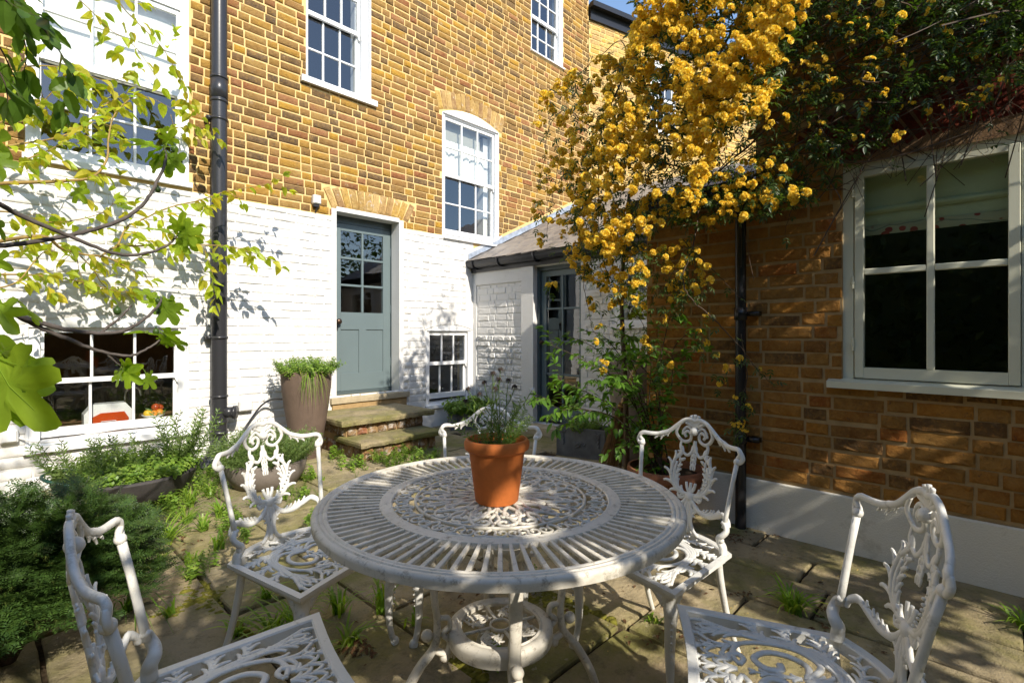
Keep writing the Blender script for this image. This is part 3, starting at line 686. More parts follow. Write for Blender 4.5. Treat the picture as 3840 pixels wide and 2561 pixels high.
sw = MB(); sw.box(-3.04, -2.98, -.012, .12, 1.30, 1.96).box(-2.31, -2.25, -.012, .12, 1.30, 1.96).box(-2.98, -2.31, -.012, .12, 1.9, 1.96).box(-2.98, -2.31, -.012, .12, 1.30, 1.34)
ew = sw.build('window', M['joinery'], E); bars_and_panes(ew, -2.98, -2.31, 1.34, 1.90, 2, 1, .03, .03)
MB().box(-3.08, -2.2, -.05, 0, 1.255, 1.298).build('sill', M['joinery'], ew)
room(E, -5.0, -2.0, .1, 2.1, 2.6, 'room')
MB().box(-3.3, -3.24, 1.3, 1.9, .1, 1.9).build('inner_door', M['joinery'], E)
# ---- rear wing, turned towards the yard ----
RW = thing('rear_wing', 'clean yellow brick wing with black fascia half hidden behind the yellow roses', 'house', (7.475, 5.34, 0), R(-15.6))
rh = [(1.5, 2.18, 5.08, 6.5)]
slab(MB(), 0, 6, 0, 6.75, rh, .001, .3).build('wall', M['mortar'], RW)
RWm = Matrix.Translation((7.475, 5.34, 0)) @ Matrix.Rotation(R(-15.6), 4, 'Z')
scatter('brick', BP, lay(.004, 5.2, 3.2, 6.74, .083, rh, seed=31), RW, M['brick_clean'], 300, 'brickwork', root_m=RWm)
MB().box(0, 6, -.05, .3, 6.75, 6.98).box(-.03, 6, -.16, -.05, 6.93, 7.02).build('fascia', M['black'], RW)
rf = MB(); rf.add([(0, -.1, 7.0), (6, -.1, 7.0), (6, 3, 8.0), (0, 3, 8.0)], [(0, 1, 2, 3)]).build('roof', M['slate'], RW)
sash_window(RW, 1.5, 2.18, 5.1, 6.5, 5.2, 5.75, 5.8, 6.4, .02, .04, .07, 3, 2, 2, sill=(.02, .03, .04))
room(RW, 1, 2.8, 4.8, 6.6, 2.5, 'room')
# ---- old brick outbuilding on the right ----
O = thing('brick_outbuilding', 'shaded old brown brick building on the right with white plinth and large cream casement window', 'outbuilding', (3.32, 0, 0), R(-90))
Om = Matrix.Translation((3.32, 0, 0)) @ Matrix.Rotation(R(-90), 4, 'Z')
oh = [(-.661, .78, .90, 2.13)]
mb = slab(MB(), -1.867, -1.12, 0, 2.02, [], .001, .3); slab(mb, -1.12, 3.0, 0, 3.5, oh, .001, .3); mb.box(-1.867, -1.6, .3, 1.42, 0, 2.02).build('wall', M['mortar_old'], O)
oa = lambda zc: (lambda q: (-.70-.26*q, .82+.26*q))((zc-2.1)/.40) if 2.1 < zc < 2.5 else None
it = lay(-1.865, 2.0, .315, 3.46, .077, oh+[oa], proud=.007, L=.225, joint=.015, jit=.006, seed=41, ok=lambda x, z: not (x < -1.13 and z > 1.99) and z < 3.2)
scatter('brick', brick_protos(10, .11, .06, 17), it, O, M['brick_old'], 300, 'brickwork', root_m=Om)
it = fan(-.68, .80, 2.135, .075, .34, 30, .62, proud=.006, joint=.012, seed=44)
scatter('arch_brick', BP, it, O, M['brick_red'], 60)
MB().prism([(-.66, 2.12), (.78, 2.12), (1.02, 2.52), (-.90, 2.52)], -.001, .0).build('arch_mortar', M['mortar_red'], O)
MB().box(-1.90, 3.0, -.025, 0, -.02, .305, .006).box(-1.90, -1.867, 0, 1.4, -.02, .3).build('plinth', M['plinth'], O)
MB().box(-1.95, -1.12, -.12, .35, 2.02, 2.10).box(-1.95, -1.13, -.14, -.05, 2.04, 2.13).build('gutter', M['black'], O)
MB().add([(-1.95, -.08, 2.11), (-1.125, -.08, 2.11), (-1.125, 1.6, 2.75), (-1.95, 1.6, 2.75)], [(0, 1, 2, 3)]).build('roof', M['slate'], O)
MB().box(-1.15, 3.1, -.10, 2.0, 3.5, 3.62).build('roof_edge', M['black'], O)
# casement window with arched head
cw = MB(); cw.box(-.661, -.612, .015, .12, .945, 2.13).box(.73, .78, .015, .12, .945, 2.13).box(-.612, .73, .016, .12, 2.085, 2.13)
cw.prism(arc(-.661, .78, 2.13, .072)[::-1], .015, .12); cw.box(-.612, .73, .016, .12, .945, .952).box(.045, .085, .016, .12, .952, 2.085)
cw = cw.build('window', M['cream'], O)
for (a, b) in ((-.606, .042), (.09, .726)):
    s = MB(); s.box(a, a+.042, .004, .05, .957, 2.08, .003).box(b-.042, b, .004, .05, .957, 2.08, .003).box(a+.042, b-.042, .0045, .05, 2.055 if a > 0 else 2.05, 2.08).box(a+.042, b-.042, .0045, .05, .957, 1.015)
    s.build('casement', M['cream'], cw); bars_and_panes(cw, a+.042, b-.042, 1.015, 2.052, 2, 2, .016, .032, 'cream')
for z in (1.02+.12, 1.48, 1.98): MB().tube([(-.612, .0, z-.035), (-.612, .0, z+.035)], .007, 8).tube([(-.612, .0, z-.008), (-.612, 0, z+.008)], .009, 8).build('hinge', M['cream'], cw)
MB().add([(-.727, -.055, .90), (.85, -.055, .90), (.85, -.055, .935), (-.727, -.055, .935), (-.727, .02, .90), (.85, .02, .90), (.85, .02, .952), (-.727, .02, .952)],
         [(0, 1, 2, 3), (3, 2, 6, 7), (0, 4, 5, 1), (0, 3, 7, 4), (1, 5, 6, 2), (4, 7, 6, 5)]).build('sill', M['cream'], cw)
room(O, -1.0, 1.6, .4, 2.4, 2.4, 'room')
# printed roman blind
q = Mat('floral_blind_cloth', .9, .1); base = (.55, .62, .38)
vz = q.n('ShaderNodeTexVoronoi'); vz.inputs['Scale'].default_value = 16; q.l(q.coord('Object'), vz.inputs['Vector'])
red = q.ramp(vz.outputs['Distance'], [(.30, (1, 1, 1)), (.34, (0, 0, 0))]); c = q.mix(red, (.42, .42, .26), (.30, .06, .05))
wv = q.n('ShaderNodeTexWave', wave_type='RINGS'); wv.inputs['Scale'].default_value = 5; wv.inputs['Distortion'].default_value = 9; q.l(q.coord('Object'), wv.inputs['Vector'])
c = q.mix(q.ramp(wv.outputs['Fac'], [(.0, (.7, .7, .7)), (.05, (0, 0, 0))]), c, (.12, .17, .12)); q.col(c); M['floral'] = q.m
M['blind_green'] = simple('pale_green_blind_cloth', base, .9, .1, .06)
blind(O, -.59, .72, 1.80, 2.16, .14, 1, 'blind_green', .02); blind(O, -.59, .72, 1.745, 1.80, .128, 1, 'floral', .004); blind(O, -.59, .72, 1.86, 1.90, .12, 1, 'blind_green', .02)
# ---- pipes ----
sp_ = thing('soil_pipe', 'thick dark grey soil pipe running up the yellow brick wall at the left', 'drainpipe', (1.512, 5.23, 0))
MB().lathe([(.067, .27), (.067, 2.28)], 24).lathe([(.067, 2.28), (.067, 7)], 24).build('pipe_section', M['pipe'], sp_, True)
for z in (.62, 1.16, 3.335, 3.55, 5.4): MB().lathe([(.067, z-.012), (.0755, z-.01), (.0755, z+.01), (.067, z+.012)], 24).build('collar', M['pipe'], sp_, True)
MB().lathe([(.067, 3.36), (.0725, 3.362), (.0725, 3.53), (.067, 3.532)], 24).build('coupling', M['pipe'], sp_, True)
for z in (.30, .40): MB().lathe([(.067, z-.03), (.074, z-.028), (.074, z+.0), (.067, z+.002)], 24).build('collar', M['pipe'], sp_, True)
for z in (3.17, 1.16): MB().lathe([(.067, z-.014), (.073, z-.013), (.073, z+.013), (.067, z+.014)], 24).box(-.10, -.06, -.01, .10, z-.016, z+.016).build('pipe_bracket', M['pipe'], sp_, True)
MB().tube(cr([(0, 0, .30), (0, 0, .20), (-.05, -.05, .10), (-.13, -.10, .02), (-.16, -.12, -.02)]), .069, 20).build('elbow', M['pipe'], sp_, True)
MB().tube([(.03, -.02, .47), (.10, -.075, .47)], .05, 16).tube([(.10, -.075, .47), (.12, -.09, .47)], .062, 16).box(.098, .102, -.1, -.1, .4, .5).build('access_cap', M['pipe'], sp_, True)
rp = thing('rainwater_pipe', 'slim black rainwater pipe down the shaded brown brick wall', 'drainpipe', (3.255, 1.187, 0))
MB().lathe([(.032, -.03), (.032, 2.10)], 20).build('pipe_section', M['black'], rp, True)
MB().box(-.07, .06, -.06, .06, 2.02, 2.16, .01).build('hopper', M['black'], rp)
for z in (.55, 1.32): MB().lathe([(.032, z-.03), (.037, z-.028), (.037, z+.028), (.032, z+.03)], 20).box(.0, .055, -.105, -.03, z-.014, z+.014).build('pipe_bracket', M['black'], rp, True)
MB().lathe([(.032, 1.28), (.0385, 1.285), (.0385, 1.36), (.032, 1.362)], 20).build('collar', M['black'], rp, True)
# lamp, boxes, cables
L = thing('wall_lamp', 'white enamel barn lamp with clear glass jar on the whitewashed lean-to wall', 'lamp', tuple(at_x(2217, 1052, 4.50)))
MB().lathe([(.03, .06), (.035, .03), (.06, .018), (.115, .0), (.12, -.008), (.115, -.005), (.05, .012), (.03, .02)], 28).build('lamp_shade', M['white_plastic'], L, True)
MB().lathe([(.03, 0), (.042, -.03), (.042, -.08), (.03, -.10), (.001, -.105)], 20).build('glass_jar', M['glass'], L, True)
MB().tube(cr([(0, 0, .06), (0, 0, .13), (.06, 0, .17), (.14, 0, .16), (.235, 0, .10)]), .010, 8).lathe([(.035, -.01), (.035, .01)], 16, (.235, 0, .10)).build('lamp_arm', M['white_plastic'], L, True)
J = thing('junction_box', 'small white weathered junction box on yellow bricks beside the door arch', 'junction box', (2.47, 5.33, 2.62))
MB().box(-.042, .042, -.06, 0, -.045, .05, .008).build('box_body', M['white_plastic'], J); MB().box(-.034, .034, -.068, -.06, -.038, .042, .004).build('box_lid', M['white_plastic'], J)
MB().box(-.034, .03, -.045, 0, -.075, -.045, .004).tube([(.01, -.03, -.07), (.004, -.02, -.10), (0, -.006, -.13)], .008, 8).build('cable_gland', M['rubber'], J)
cbl = MB().tube([(2.47, 5.327, 2.50), (2.468, 5.327, 2.0), (2.471, 5.327, 1.5), (2.468, 5.327, .95), (2.47, 5.327, .6)], .0035, 6)
for z in (2.33, 2.18, 1.98, 1.8, 1.6, 1.4): cbl.box(2.463, 2.480, 5.322, 5.332, z-.004, z+.004)
tag(cbl.build('cable', M['white_plastic']), 'thin white cable clipped down the whitewashed wall left of the door', 'cable')
bx = thing('outdoor_socket', 'white plastic socket box low on the wall at the far left', 'socket', (.13, 5.325, .44)); MB().box(-.05, .05, -.045, 0, -.05, .05, .008).build('box_body', M['white_plastic'], bx); MB().box(-.04, .04, -.055, -.045, -.04, .04, .004).build('box_lid', M['white_plastic'], bx)
tag(MB().tube(cr([(.18, 5.31, .42), (.28, 5.27, .38), (.42, 5.26, .37), (.6, 5.26, .40), (.9, 5.26, .42)]), .007, 6).build('cable', M['white_plastic'], None, True), 'white cable drooping from the low socket under the kitchen window', 'cable')
tag(MB().tube(cr([(2.07, 4.95, .55), (1.98, 5.15, .56), (1.9, 5.25, .50), (1.80, 5.28, .36), (1.70, 5.26, .22), (1.62, 5.2, .1), (1.56, 5.15, .02)], 8), .009, 8).build('cable', M['pipe'], None, True), 'dark grey hose arching from the tall brown planter down to the soil pipe', 'hose')
bxx = thing('meter_box', 'small cream box on the white wall just right of the soil pipe', 'box', (1.76, 5.32, .50)); MB().box(-.06, .06, -.05, 0, -.05, .05, .008).build('box_body', M['white_plastic'], bxx); MB().box(-.05, .05, -.056, -.05, -.04, .04, .003).build('box_lid', M['white_plastic'], bxx)
# behind the kitchen window
M['red'] = simple('orange_red_enamel', (.50, .06, .01), .2, .5, .1); M['enamel'] = simple('white_enamel', (.78, .78, .77), .2, .5, .03)
B = thing('bread_bin', 'orange-red and white enamel bin standing behind the kitchen window glass', 'bread bin', (.75, 5.56, .40))
MB().prism([(-.17, 0), (.17, 0), (.17, .12), (.11, .20), (-.11, .20), (-.17, .12)], -.04, .10).build('bin_body', M['enamel'], B)
MB().prism([(-.135, .0), (.125, .0), (.13, .07), (.10, .125), (-.06, .125), (-.125, .09)], -.06, -.04).build('bin_front', M['red'], B)
MB().tube([(-.06, -.065, .0), (-.06, -.065, .055), (.04, -.065, .055), (.04, -.065, .0)], .0035, 6).build('handle', M['enamel'], B)
FB = thing('fruit_bowl', 'shallow white bowl of fruit behind the right pane of the kitchen window', 'bowl', (1.07, 5.57, .43)); MB().lathe([(.02, 0), (.05, .005), (.09, .035), (.087, .036), (.05, .012), (.001, .01)], 24).build('bowl_shell', M['enamel'], FB, True)
M['orange'] = simple('orange_peel', (.75, .27, .03), .4, .5, .12, 40, .3); M['lemon'] = simple('lemon_peel', (.78, .50, .04), .4, .5, .1, 40, .3); M['apple'] = simple('red_apple_skin', (.45, .07, .02), .25, .5, .5, 20)
for (dx, dy, dz, m, lab) in ((-.045, -.02, .05, 'lemon', 'yellow lemon at the left of the fruit bowl'), (.0, -.03, .045, 'orange', 'orange resting low in the middle of the fruit bowl'), (.045, -.01, .05, 'orange', 'orange at the right of the fruit bowl'), (.018, .0, .10, 'apple', 'red apple on top of the fruit pile behind the window'), (.052, .02, .09, 'apple', 'red apple at the upper right of the fruit pile')):
    tag(MB().ball((1.07+dx, 5.57+dy, .43+dz), .034, 16, 10, .95).build('fruit', M[m], None, True), lab, 'fruit', 'fruit in the bowl behind the window')
tp = thing('kitchen_tap', 'curved chrome tap behind the kitchen window', 'tap', (.89, 5.75, .40)); MB().tube(cr([(0, 0, 0), (0, 0, .22), (.02, 0, .29), (.07, 0, .31), (.11, 0, .28), (.12, 0, .23)]), .011, 10).build('spout', simple('chrome', (.6, .6, .6), .15, .5, .02, metal=1), tp, True); MB().lathe([(.025, 0), (.025, .03), (.012, .04)], 12).build('tap_base', M['leadbox'], tp, True)
# ================= FURNITURE =================
def spiral(cx, cy, r0, r1, a0, turns, n=18):
    return [(cx+lerp(r0, r1, i/n)*math.cos(a0+2*math.pi*turns*i/n), cy+lerp(r0, r1, i/n)*math.sin(a0+2*math.pi*turns*i/n)) for i in range(n+1)]
def stroke(mb, pts, w0, w1, f, th=.6, n=6, k=4, up=None):
    "2-D stroke laid on the surface f(x,y): a rounded flattened bar tapering w0 > w1"
    P = cr([(p[0], p[1], 0) for p in pts], k) if k else [Vector((p[0], p[1], 0)) for p in pts]
    Q = [Vector(f(p.x, p.y)) for p in P]; m = len(Q)
    r = [lerp(w0, w1, i/(m-1)) for i in range(m)]
    b = len(mb.v)
    for i, p in enumerate(Q):
        T = (Q[min(i+1, m-1)]-Q[max(i-1, 0)]).normalized()
        U = up(P[i].x, P[i].y) if up else Vector((0, 0, 1))
        B = T.cross(U).normalized(); U2 = B.cross(T).normalized()
        for q in range(n):
            a = 2*math.pi*q/n; mb.v.append(tuple(p+(B*math.cos(a)+U2*math.sin(a)*th)*r[i]))
    for i in range(m-1):
        for q in range(n):
            q2 = (q+1) % n; mb.f.append((b+i*n+q, b+i*n+q2, b+(i+1)*n+q2, b+(i+1)*n+q))
    mb.f.append(tuple(b+q for q in range(n))[::-1]); mb.f.append(tuple(b+(m-1)*n+q for q in range(n)))
def acanthus(mb, spine, w, lobe, nl, side, f, th=.6, up=None, both=False):
    "a feathered leaf: thick spine with tapering curved lobes"
    S = cr([(p[0], p[1], 0) for p in spine], 8); stroke(mb, [(p.x, p.y) for p in S], w, w*.35, f, th, 6, 0, up)
    for i in range(nl):
        t = .08+.86*i/max(1, nl-1); k = int(t*(len(S)-1)); p = S[k]; T = (S[min(k+1, len(S)-1)]-S[max(k-1, 0)]).normalized()
        for sd in ((side, -side) if both else (side,)):
            Nn = Vector((-T.y, T.x, 0))*sd; l = lobe*(.65+.5*math.sin(math.pi*min(1, t*1.1+.1)))
            l *= .85; e1 = p+T*l*.5+Nn*l*.25; e2 = p+T*l*.9+Nn*l*.62; e3 = p+T*l*1.02+Nn*l*.95
            stroke(mb, [(p.x, p.y), (e1.x, e1.y), (e2.x, e2.y), (e3.x, e3.y)], w*1.05, w*.55, f, th, 5, 3, up)
def mirror_strokes(fn):
    for s in (1, -1): fn(s)
# ---- chair prototype (faces +y, origin on the ground under the middle of the seat's rear edge) ----
SZ = .400
def build_chair(name, label, loc, face):
    C = thing(name, label, 'chair', loc, math.atan2(face[1], face[0])-math.pi/2, 'white cast metal armchairs round the garden table')
    mw_ = M['metal_white']
    if not hasattr(build_chair, 'parts'):
        parts = []
        def outline(o):
            rear = [(lerp(.188, -.188, i/10), -.065*(1-(lerp(1, -1, i/10))**2)) for i in range(11)]
            front = [(lerp(-.228, .228, i/10), .372+.012*(1-(lerp(-1, 1, i/10))**2)*0-.014*math.sin(math.pi*i/10)) for i in range(11)]
            P = [Vector((x, y)) for x, y in rear+front]; n = len(P); out = []
            for i, p in enumerate(P):
                a, b = P[i-1], P[(i+1) % n]; e1 = (p-a).normalized(); e2 = (b-p).normalized()
                n1 = Vector((-e1.y, e1.x)); n2 = Vector((-e2.y, e2.x)); nn = (n1+n2).normalized(); q = max(.55, nn.dot(n1)); out.append(p+nn*o/q)
            return out
        O0, O1, O2 = outline(0), outline(.004), outline(.026); n = len(O0); mb = MB()
        rings = [(O0, SZ-.034), (O0, SZ-.004), (O1, SZ), (O2, SZ), (O2, SZ-.012), (outline(.007), SZ-.014), (outline(.007), SZ-.034)]
        for P, z in rings: mb.v += [(p.x, p.y, z) for p in P]
        for k in range(len(rings)):
            k2 = (k+1) % len(rings)
            for i in range(n): mb.f.append((k*n+i, k*n+(i+1) % n, k2*n+(i+1) % n, k2*n+i))
        parts.append(('seat_frame', mb.mesh('seat_frame', mw_), 40))
        # pierced seat
        fs = lambda x, y: (x, y, SZ-.007)
        mb = MB()
        for s in (1, -1):
            S = lambda L: [(s*x, y) for x, y in L]
            # big scroll pairs in the middle
            stroke(mb, S([(.0, .12), (.05, .105), (.085, .14), (.088, .19), (.055, .225), (.02, .205), (.022, .172), (.045, .168)]), .0085, .010, fs)
            stroke(mb, S([(.0, .12), (.06, .075), (.115, .11), (.130, .18), (.11, .25), (.06, .275), (.02, .262)]), .009, .007, fs)
            stroke(mb, S([(.02, .262), (.045, .25), (.062, .262), (.05, .285), (.03, .285)]), .007, .010, fs)
            # long acanthus from rear centre out to the front corner
            for k, (a, b2) in enumerate((((.0, .02), (.205, .345)), ((.0, .035), (.19, .30)), ((.02, .02), (.20, .26)))):
                stroke(mb, S([(a[0], a[1]+.01*k), (.07, .035+.012*k), (.125, .085+.012*k), (.150-.006*k, .17), (.165-.004*k, .26), (b2[0]-.015*k, b2[1]-.005*k)]), .0095, .006, fs)
            acanthus(mb, S([(.15, .24), (.165, .29), (.20, .345)]), .008, .045, 5, s, fs)
            acanthus(mb, S([(.155, .25), (.15, .30), (.13, .35)]), .008, .04, 5, -s, fs)
            acanthus(mb, S([(.145, .18), (.175, .205), (.205, .21)]), .008, .035, 4, s, fs, both=True)
            acanthus(mb, S([(.13, .11), (.165, .13), (.195, .13)]), .008, .034, 4, s, fs, both=True)
            acanthus(mb, S([(.08, .045), (.13, .05), (.185, .055)]), .008, .036, 5, s, fs, both=True)
            acanthus(mb, S([(.02, .01), (.06, -.015), (.12, -.02)]), .007, .03, 4, s, fs, both=True)
            acanthus(mb, S([(.11, .25), (.085, .30), (.075, .355)]), .008, .035, 4, s, fs, both=True)
            acanthus(mb, S([(.03, .285), (.04, .32), (.03, .358)]), .007, .03, 3, s, fs, both=True)
            stroke(mb, S([(.13, .352), (.10, .325), (.075, .345)]), .006, .006, fs)
        acanthus(mb, [(0, .11), (0, .06), (0, -.04)], .009, .035, 5, 1, fs, both=True)
        acanthus(mb, [(0, .13), (0, .19), (0, .235)], .007, .02, 4, 1, fs, both=True)
        acanthus(mb, [(0, .27), (0, .31), (0, .36)], .008, .03, 4, 1, fs, both=True)
        parts.append(('seat_panel', mb.mesh('seat_panel', mw_, True), 0))
        # back surface
        yb = lambda x, z: -.066*max(0, 1-(x/.24)**2)-.053*min(1, max(0, (z-.48)/.28))
        fb = lambda x, z: (x*.93, yb(x, z), z-(.012 if z > .73 and abs(x) > .15 else 0)*min(1, (abs(x)-.15)/.05))
        ub = lambda x, z: Vector((x*2.2, 1, 0)).normalized()
        st = lambda m_, pts, a, b2, k=4, th=.7: stroke(m_, pts, a, b2, fb, th, 8, k, ub)
        mb = MB()
        rail = [(-.232, .752), (-.243, .768), (-.232, .783), (-.205, .783), (-.165, .776), (-.125, .786), (-.09, .812), (-.055, .838), (-.02, .847), (0, .842), (.02, .847), (.055, .838), (.09, .812), (.125, .786), (.165, .776), (.205, .783), (.232, .783), (.243, .768), (.232, .752)]
        st(mb, rail, .0092, .0092, 5, .85)
        for s in (1, -1):
            st(mb, [(s*.243, .772), (s*.252, .752), (s*.240, .738), (s*.226, .745), (s*.230, .756)], .0095, .006)
            acanthus(mb, [(s*.12, .782), (s*.145, .768), (s*.175, .766)], .006, .016, 3, -s, fb, .7, ub)
        parts.append(('top_rail', mb.mesh('top_rail', mw_, True), 0))
        mb = MB()      # crest ornament: shell and two scrolls in a loop
        for k in range(-3, 4):
            a = k*.42; st(mb, [(0, .815), (.018*math.sin(a), .815+.018*math.cos(a)), (.046*math.sin(a), .818+.050*math.cos(a))], .0045, .0075, 3)
        mb.ball((0, yb(0, .8)+.006, .80), .017, 12, 8)
        for s in (1, -1):
            st(mb, [(s*.075, .82), (s*.088, .79), (s*.075, .765), (s*.05, .752), (s*.024, .762), (s*.02, .785), (s*.036, .797), (s*.05, .785), (s*.042, .772)], .0075, .006, 5)
            st(mb, [(s*.012, .80), (s*.035, .815), (s*.055, .80), (s*.06, .78)], .006, .005)
            st(mb, [(s*.062, .757), (s*.066, .735), (s*.058, .715), (s*.03, .70), (s*.008, .722), (0, .76)], .006, .007, 5)
            acanthus(mb, [(s*.058, .715), (s*.07, .70), (s*.062, .68)], .005, .016, 3, s, fb, .7, ub, True)
        for i in range(5):
            z = .745-.019*i
            for s in (1, -1, 0): st(mb, [(0, z), (s*.010, z-.010), (s*.014*(1-.1*i), z-.024)], .0055, .003, 3)
        parts.append(('crest', mb.mesh('crest', mw_, True), 0))
        mb = MB()      # acanthus wreath and rosette
        for s in (1, -1):
            S = lambda L: [(s*x, z) for x, z in L]
            W_ = S([(.012, .548), (.05, .555), (.085, .585), (.096, .63), (.086, .675), (.06, .70), (.052, .712)])
            st(mb, W_, .010, .006, 6); 
            acanthus(mb, W_, .0085, .032, 8, -s, fb, .7, ub)
            acanthus(mb, S([(.03, .552), (.06, .575), (.072, .61), (.066, .65), (.05, .685)]), .0075, .022, 6, s, fb, .7, ub)
            st(mb, S([(.05, .56), (.075, .59), (.082, .63), (.074, .67)]), .009, .006)
            st(mb, S([(.02, .54), (.045, .53), (.056, .545), (.046, .56)]), .006, .005)
            st(mb, S([(.012, .535), (.03, .51), (.022, .49), (.012, .50)]), .006, .005)
            # arm from the rosette to the post elbow
            st(mb, S([(.012, .53), (.05, .498), (.10, .492), (.145, .508), (.178, .522), (.202, .508), (.208, .49)]), .0095, .012, 6)
            acanthus(mb, S([(.06, .497), (.10, .50), (.15, .520)]), .007, .020, 5, s, fb, .7, ub)
            # tail down to the seat
            st(mb, S([(.006, .53), (.016, .49), (.012, .45), (.024, .415), (.045, .398)]), .009, .008, 5)
            acanthus(mb, S([(.012, .47), (.026, .485), (.03, .505)]), .006, .018, 3, -s, fb, .7, ub)
        mb.lathe([(.0001, .012), (.012, .010), (.02, .004), (.022, -.004), (.02, -.010)], 16); L = len(mb.v)
        for i in range(L-16*5, L): x, y, z = mb.v[i]; mb.v[i] = (x, yb(0, .54)+z, .54+y)
        for k in (-1, 0, 1): st(mb, [(0, .55), (k*.016, .575), (k*.022, .597)], .008, .006, 3)
        for i in range(7):
            t = i/6; mb.ball((-.045-.045*math.sin(t*1.5), yb(.08, .6)+.010, .575+.08*t), .0042, 6, 4)
        st(mb, [(0, .53), (0, .46), (0, .40)], .007, .010, 3)
        parts.append(('back_splat', mb.mesh('back_splat', mw_, True), 0))
        for s in (1, -1):
            mb = MB()
            mb.tube([(s*.190, -.002, .490), (s*.195, -.014, .55), (s*.205, -.034, .65), (s*.213, -.050, .722)], [.0105, .0100, .0095, .0100], 8, sx=.8, up=(0, 1, 0))
            mb.ball((s*.214, -.052, .728), .0135, 10, 8)
            mb.tube(cr([(s*.190, .003, SZ-.004), (s*.188, .002, .42), (s*.178, .004, .438), (s*.180, .012, .456), (s*.194, .012, .468), (s*.203, .004, .484), (s*.197, -.002, .502), (s*.184, -.006, .510)], 5), taper(.018, .0115, 36), 10, sx=.75, up=(0, 1, 0))
            mb.ball((s*.186, .010, .446), .011, 8, 6)
            parts.append(('back_post', mb.mesh('back_post', mw_, True), 0))
        for s in (1, -1):
            mb = MB()      # front cabriole leg
            x, y = s*.205, .348
            mb.tube(cr([(x, y, .368), (x, y, .345), (x+s*.006, y+.005, .31), (x+s*.004, y+.004, .27), (x-s*.002, y-.001, .20), (x-s*.002, y-.002, .12), (x+s*.002, y+.002, .06), (x+s*.008, y+.008, .025), (x+s*.016, y+.015, .010), (x+s*.012, y+.010, .0)], 4),
                    [.026]*3+taper(.027, .018, 12)+taper(.018, .0115, 9)+taper(.0115, .012, 6)+taper(.014, .018, 7), 12)
            for k in (0, 1):
                dx, dy = ((-s*.05, 0), (0, -.05))[k]
                mb.tube(cr([(x+dx*.3, y+dy*.3, .335), (x+dx*.9, y+dy*.9, .352), (x+dx*1.5, y+dy*1.5, .366)]), taper(.022, .006, 13), 8)
            mb.ball((x+s*.012, y+.016, .315), .014, 8, 6, 1.5)
            for i in range(7): mb.ball((x+s*.018*(1-i*.06), y+.018*(1-i*.06), .285-.022*i), .0055-.0003*i, 6, 4)
            parts.append(('leg', mb.mesh('leg', mw_, True), 0))
        for s in (1, -1):
            mb = MB(); mb.tube(cr([(s*.178, .015, .372), (s*.180, .004, .30), (s*.184, -.03, .17), (s*.19, -.075, .05), (s*.194, -.10, 0)], 4), taper(.014, .0095, 17), 8)
            mb.tube([(s*.178, .02, .372), (s*.15, .035, .366)], [.016, .006], 6); mb.tube([(s*.178, .02, .372), (s*.185, .06, .366)], [.016, .006], 6)
            parts.append(('leg', mb.mesh('leg', mw_, True), 0))
        build_chair.parts = parts
    for nm, me, sm in build_chair.parts:
        o = bpy.data.objects.new(nm, me); link(o, C)
        if sm: pass
    return C
def chair_at(label, rear, face):
    f = Vector(face).normalized(); return build_chair('garden_chair', label, (rear[0], rear[1], 0), (f.x, f.y))
chair_at('cast metal armchair at the far left of the table, in front of the low planters', (.796, 1.992), (.285, -.958))
chair_at('armchair mostly hidden behind the terracotta pot on the far side of the table', (1.57, 1.675), (-.808, -.589))
chair_at('armchair at the right of the table, in front of the big terracotta planter', (1.903, .933), (-.991, .136))
chair_at('nearest right armchair, seen side on with its pierced seat at the bottom right corner', (1.39, .23), (-.47, .883))
chair_at('nearest left armchair, cut off by the bottom left edge beside the dark yew', (.23, 1.244), (.983, -.184))
# ---- table ----
TC = (1.113, 1.128); TR = .54; TZ = .70
T = thing('garden_table', 'round white cast metal garden table with pierced scrollwork top and radiating slats', 'table', (TC[0], TC[1], 0), R(12+45)); T.scale = (1.013, 1.013, 1)
rim = [(.498, TZ-.016), (.498, TZ-.003), (.502, TZ), (.508, TZ), (.511, TZ-.003), (.514, TZ), (.520, TZ+.0005), (.523, TZ-.003), (.527, TZ), (.534, TZ-.001), (.539, TZ-.005), (.5405, TZ-.011), (.539, TZ-.027), (.533, TZ-.027), (.531, TZ-.016)]
smooth_by_angle(MB().lathe(rim, 128, closed=True).build('rim', M['table'], T), 50)
smooth_by_angle(MB().lathe([(.322, TZ-.014), (.322, TZ-.002), (.326, TZ+.001), (.333, TZ-.002), (.340, TZ+.001), (.348, TZ-.001), (.358, TZ-.001), (.360, TZ-.005), (.360, TZ-.014)], 128, closed=True).build('inner_ring', M['table'], T), 50)
sm = MB().box(.357, .500, -.0062, .0062, TZ-.011, TZ-.0015, .0015)
for i, v in enumerate(sm.v):
    if v[0] < .4: sm.v[i] = (v[0], v[1]*.72, v[2])
sm = sm.mesh('slat', M['table'])
NS = 92
for i in range(NS):
    o = bpy.data.objects.new('slat', sm); link(o, T); o.rotation_euler = (0, 0, 2*math.pi*i/NS)
ft = lambda x, y: (x, y, TZ-.005)
mb = MB(); mb.lathe([(.252, TZ-.010), (.252, TZ-.001), (.259, TZ-.001), (.259, TZ-.010)], 96, closed=True)
N1 = 22
for i in range(N1):      # outer border of C-scroll pairs
    a = 2*math.pi*i/N1
    def P2(u, v, a=a): r_ = .2575+v; b_ = a+u/.29; return (r_*math.cos(b_), r_*math.sin(b_))
    for s in (1, -1):
        st2 = [(s*x, y) for x, y in ((.0, .006), (.012, .022), (.010, .042), (.022, .054), (.036, .046), (.038, .028), (.028, .018), (.020, .026), (.025, .035))]
        stroke(mb, [P2(*p) for p in st2], .0046, .0036, ft, .9, 5, 3)
    stroke(mb, [P2(-.018, .064), P2(0, .05), P2(.018, .064)], .004, .004, ft, .9, 5, 2)
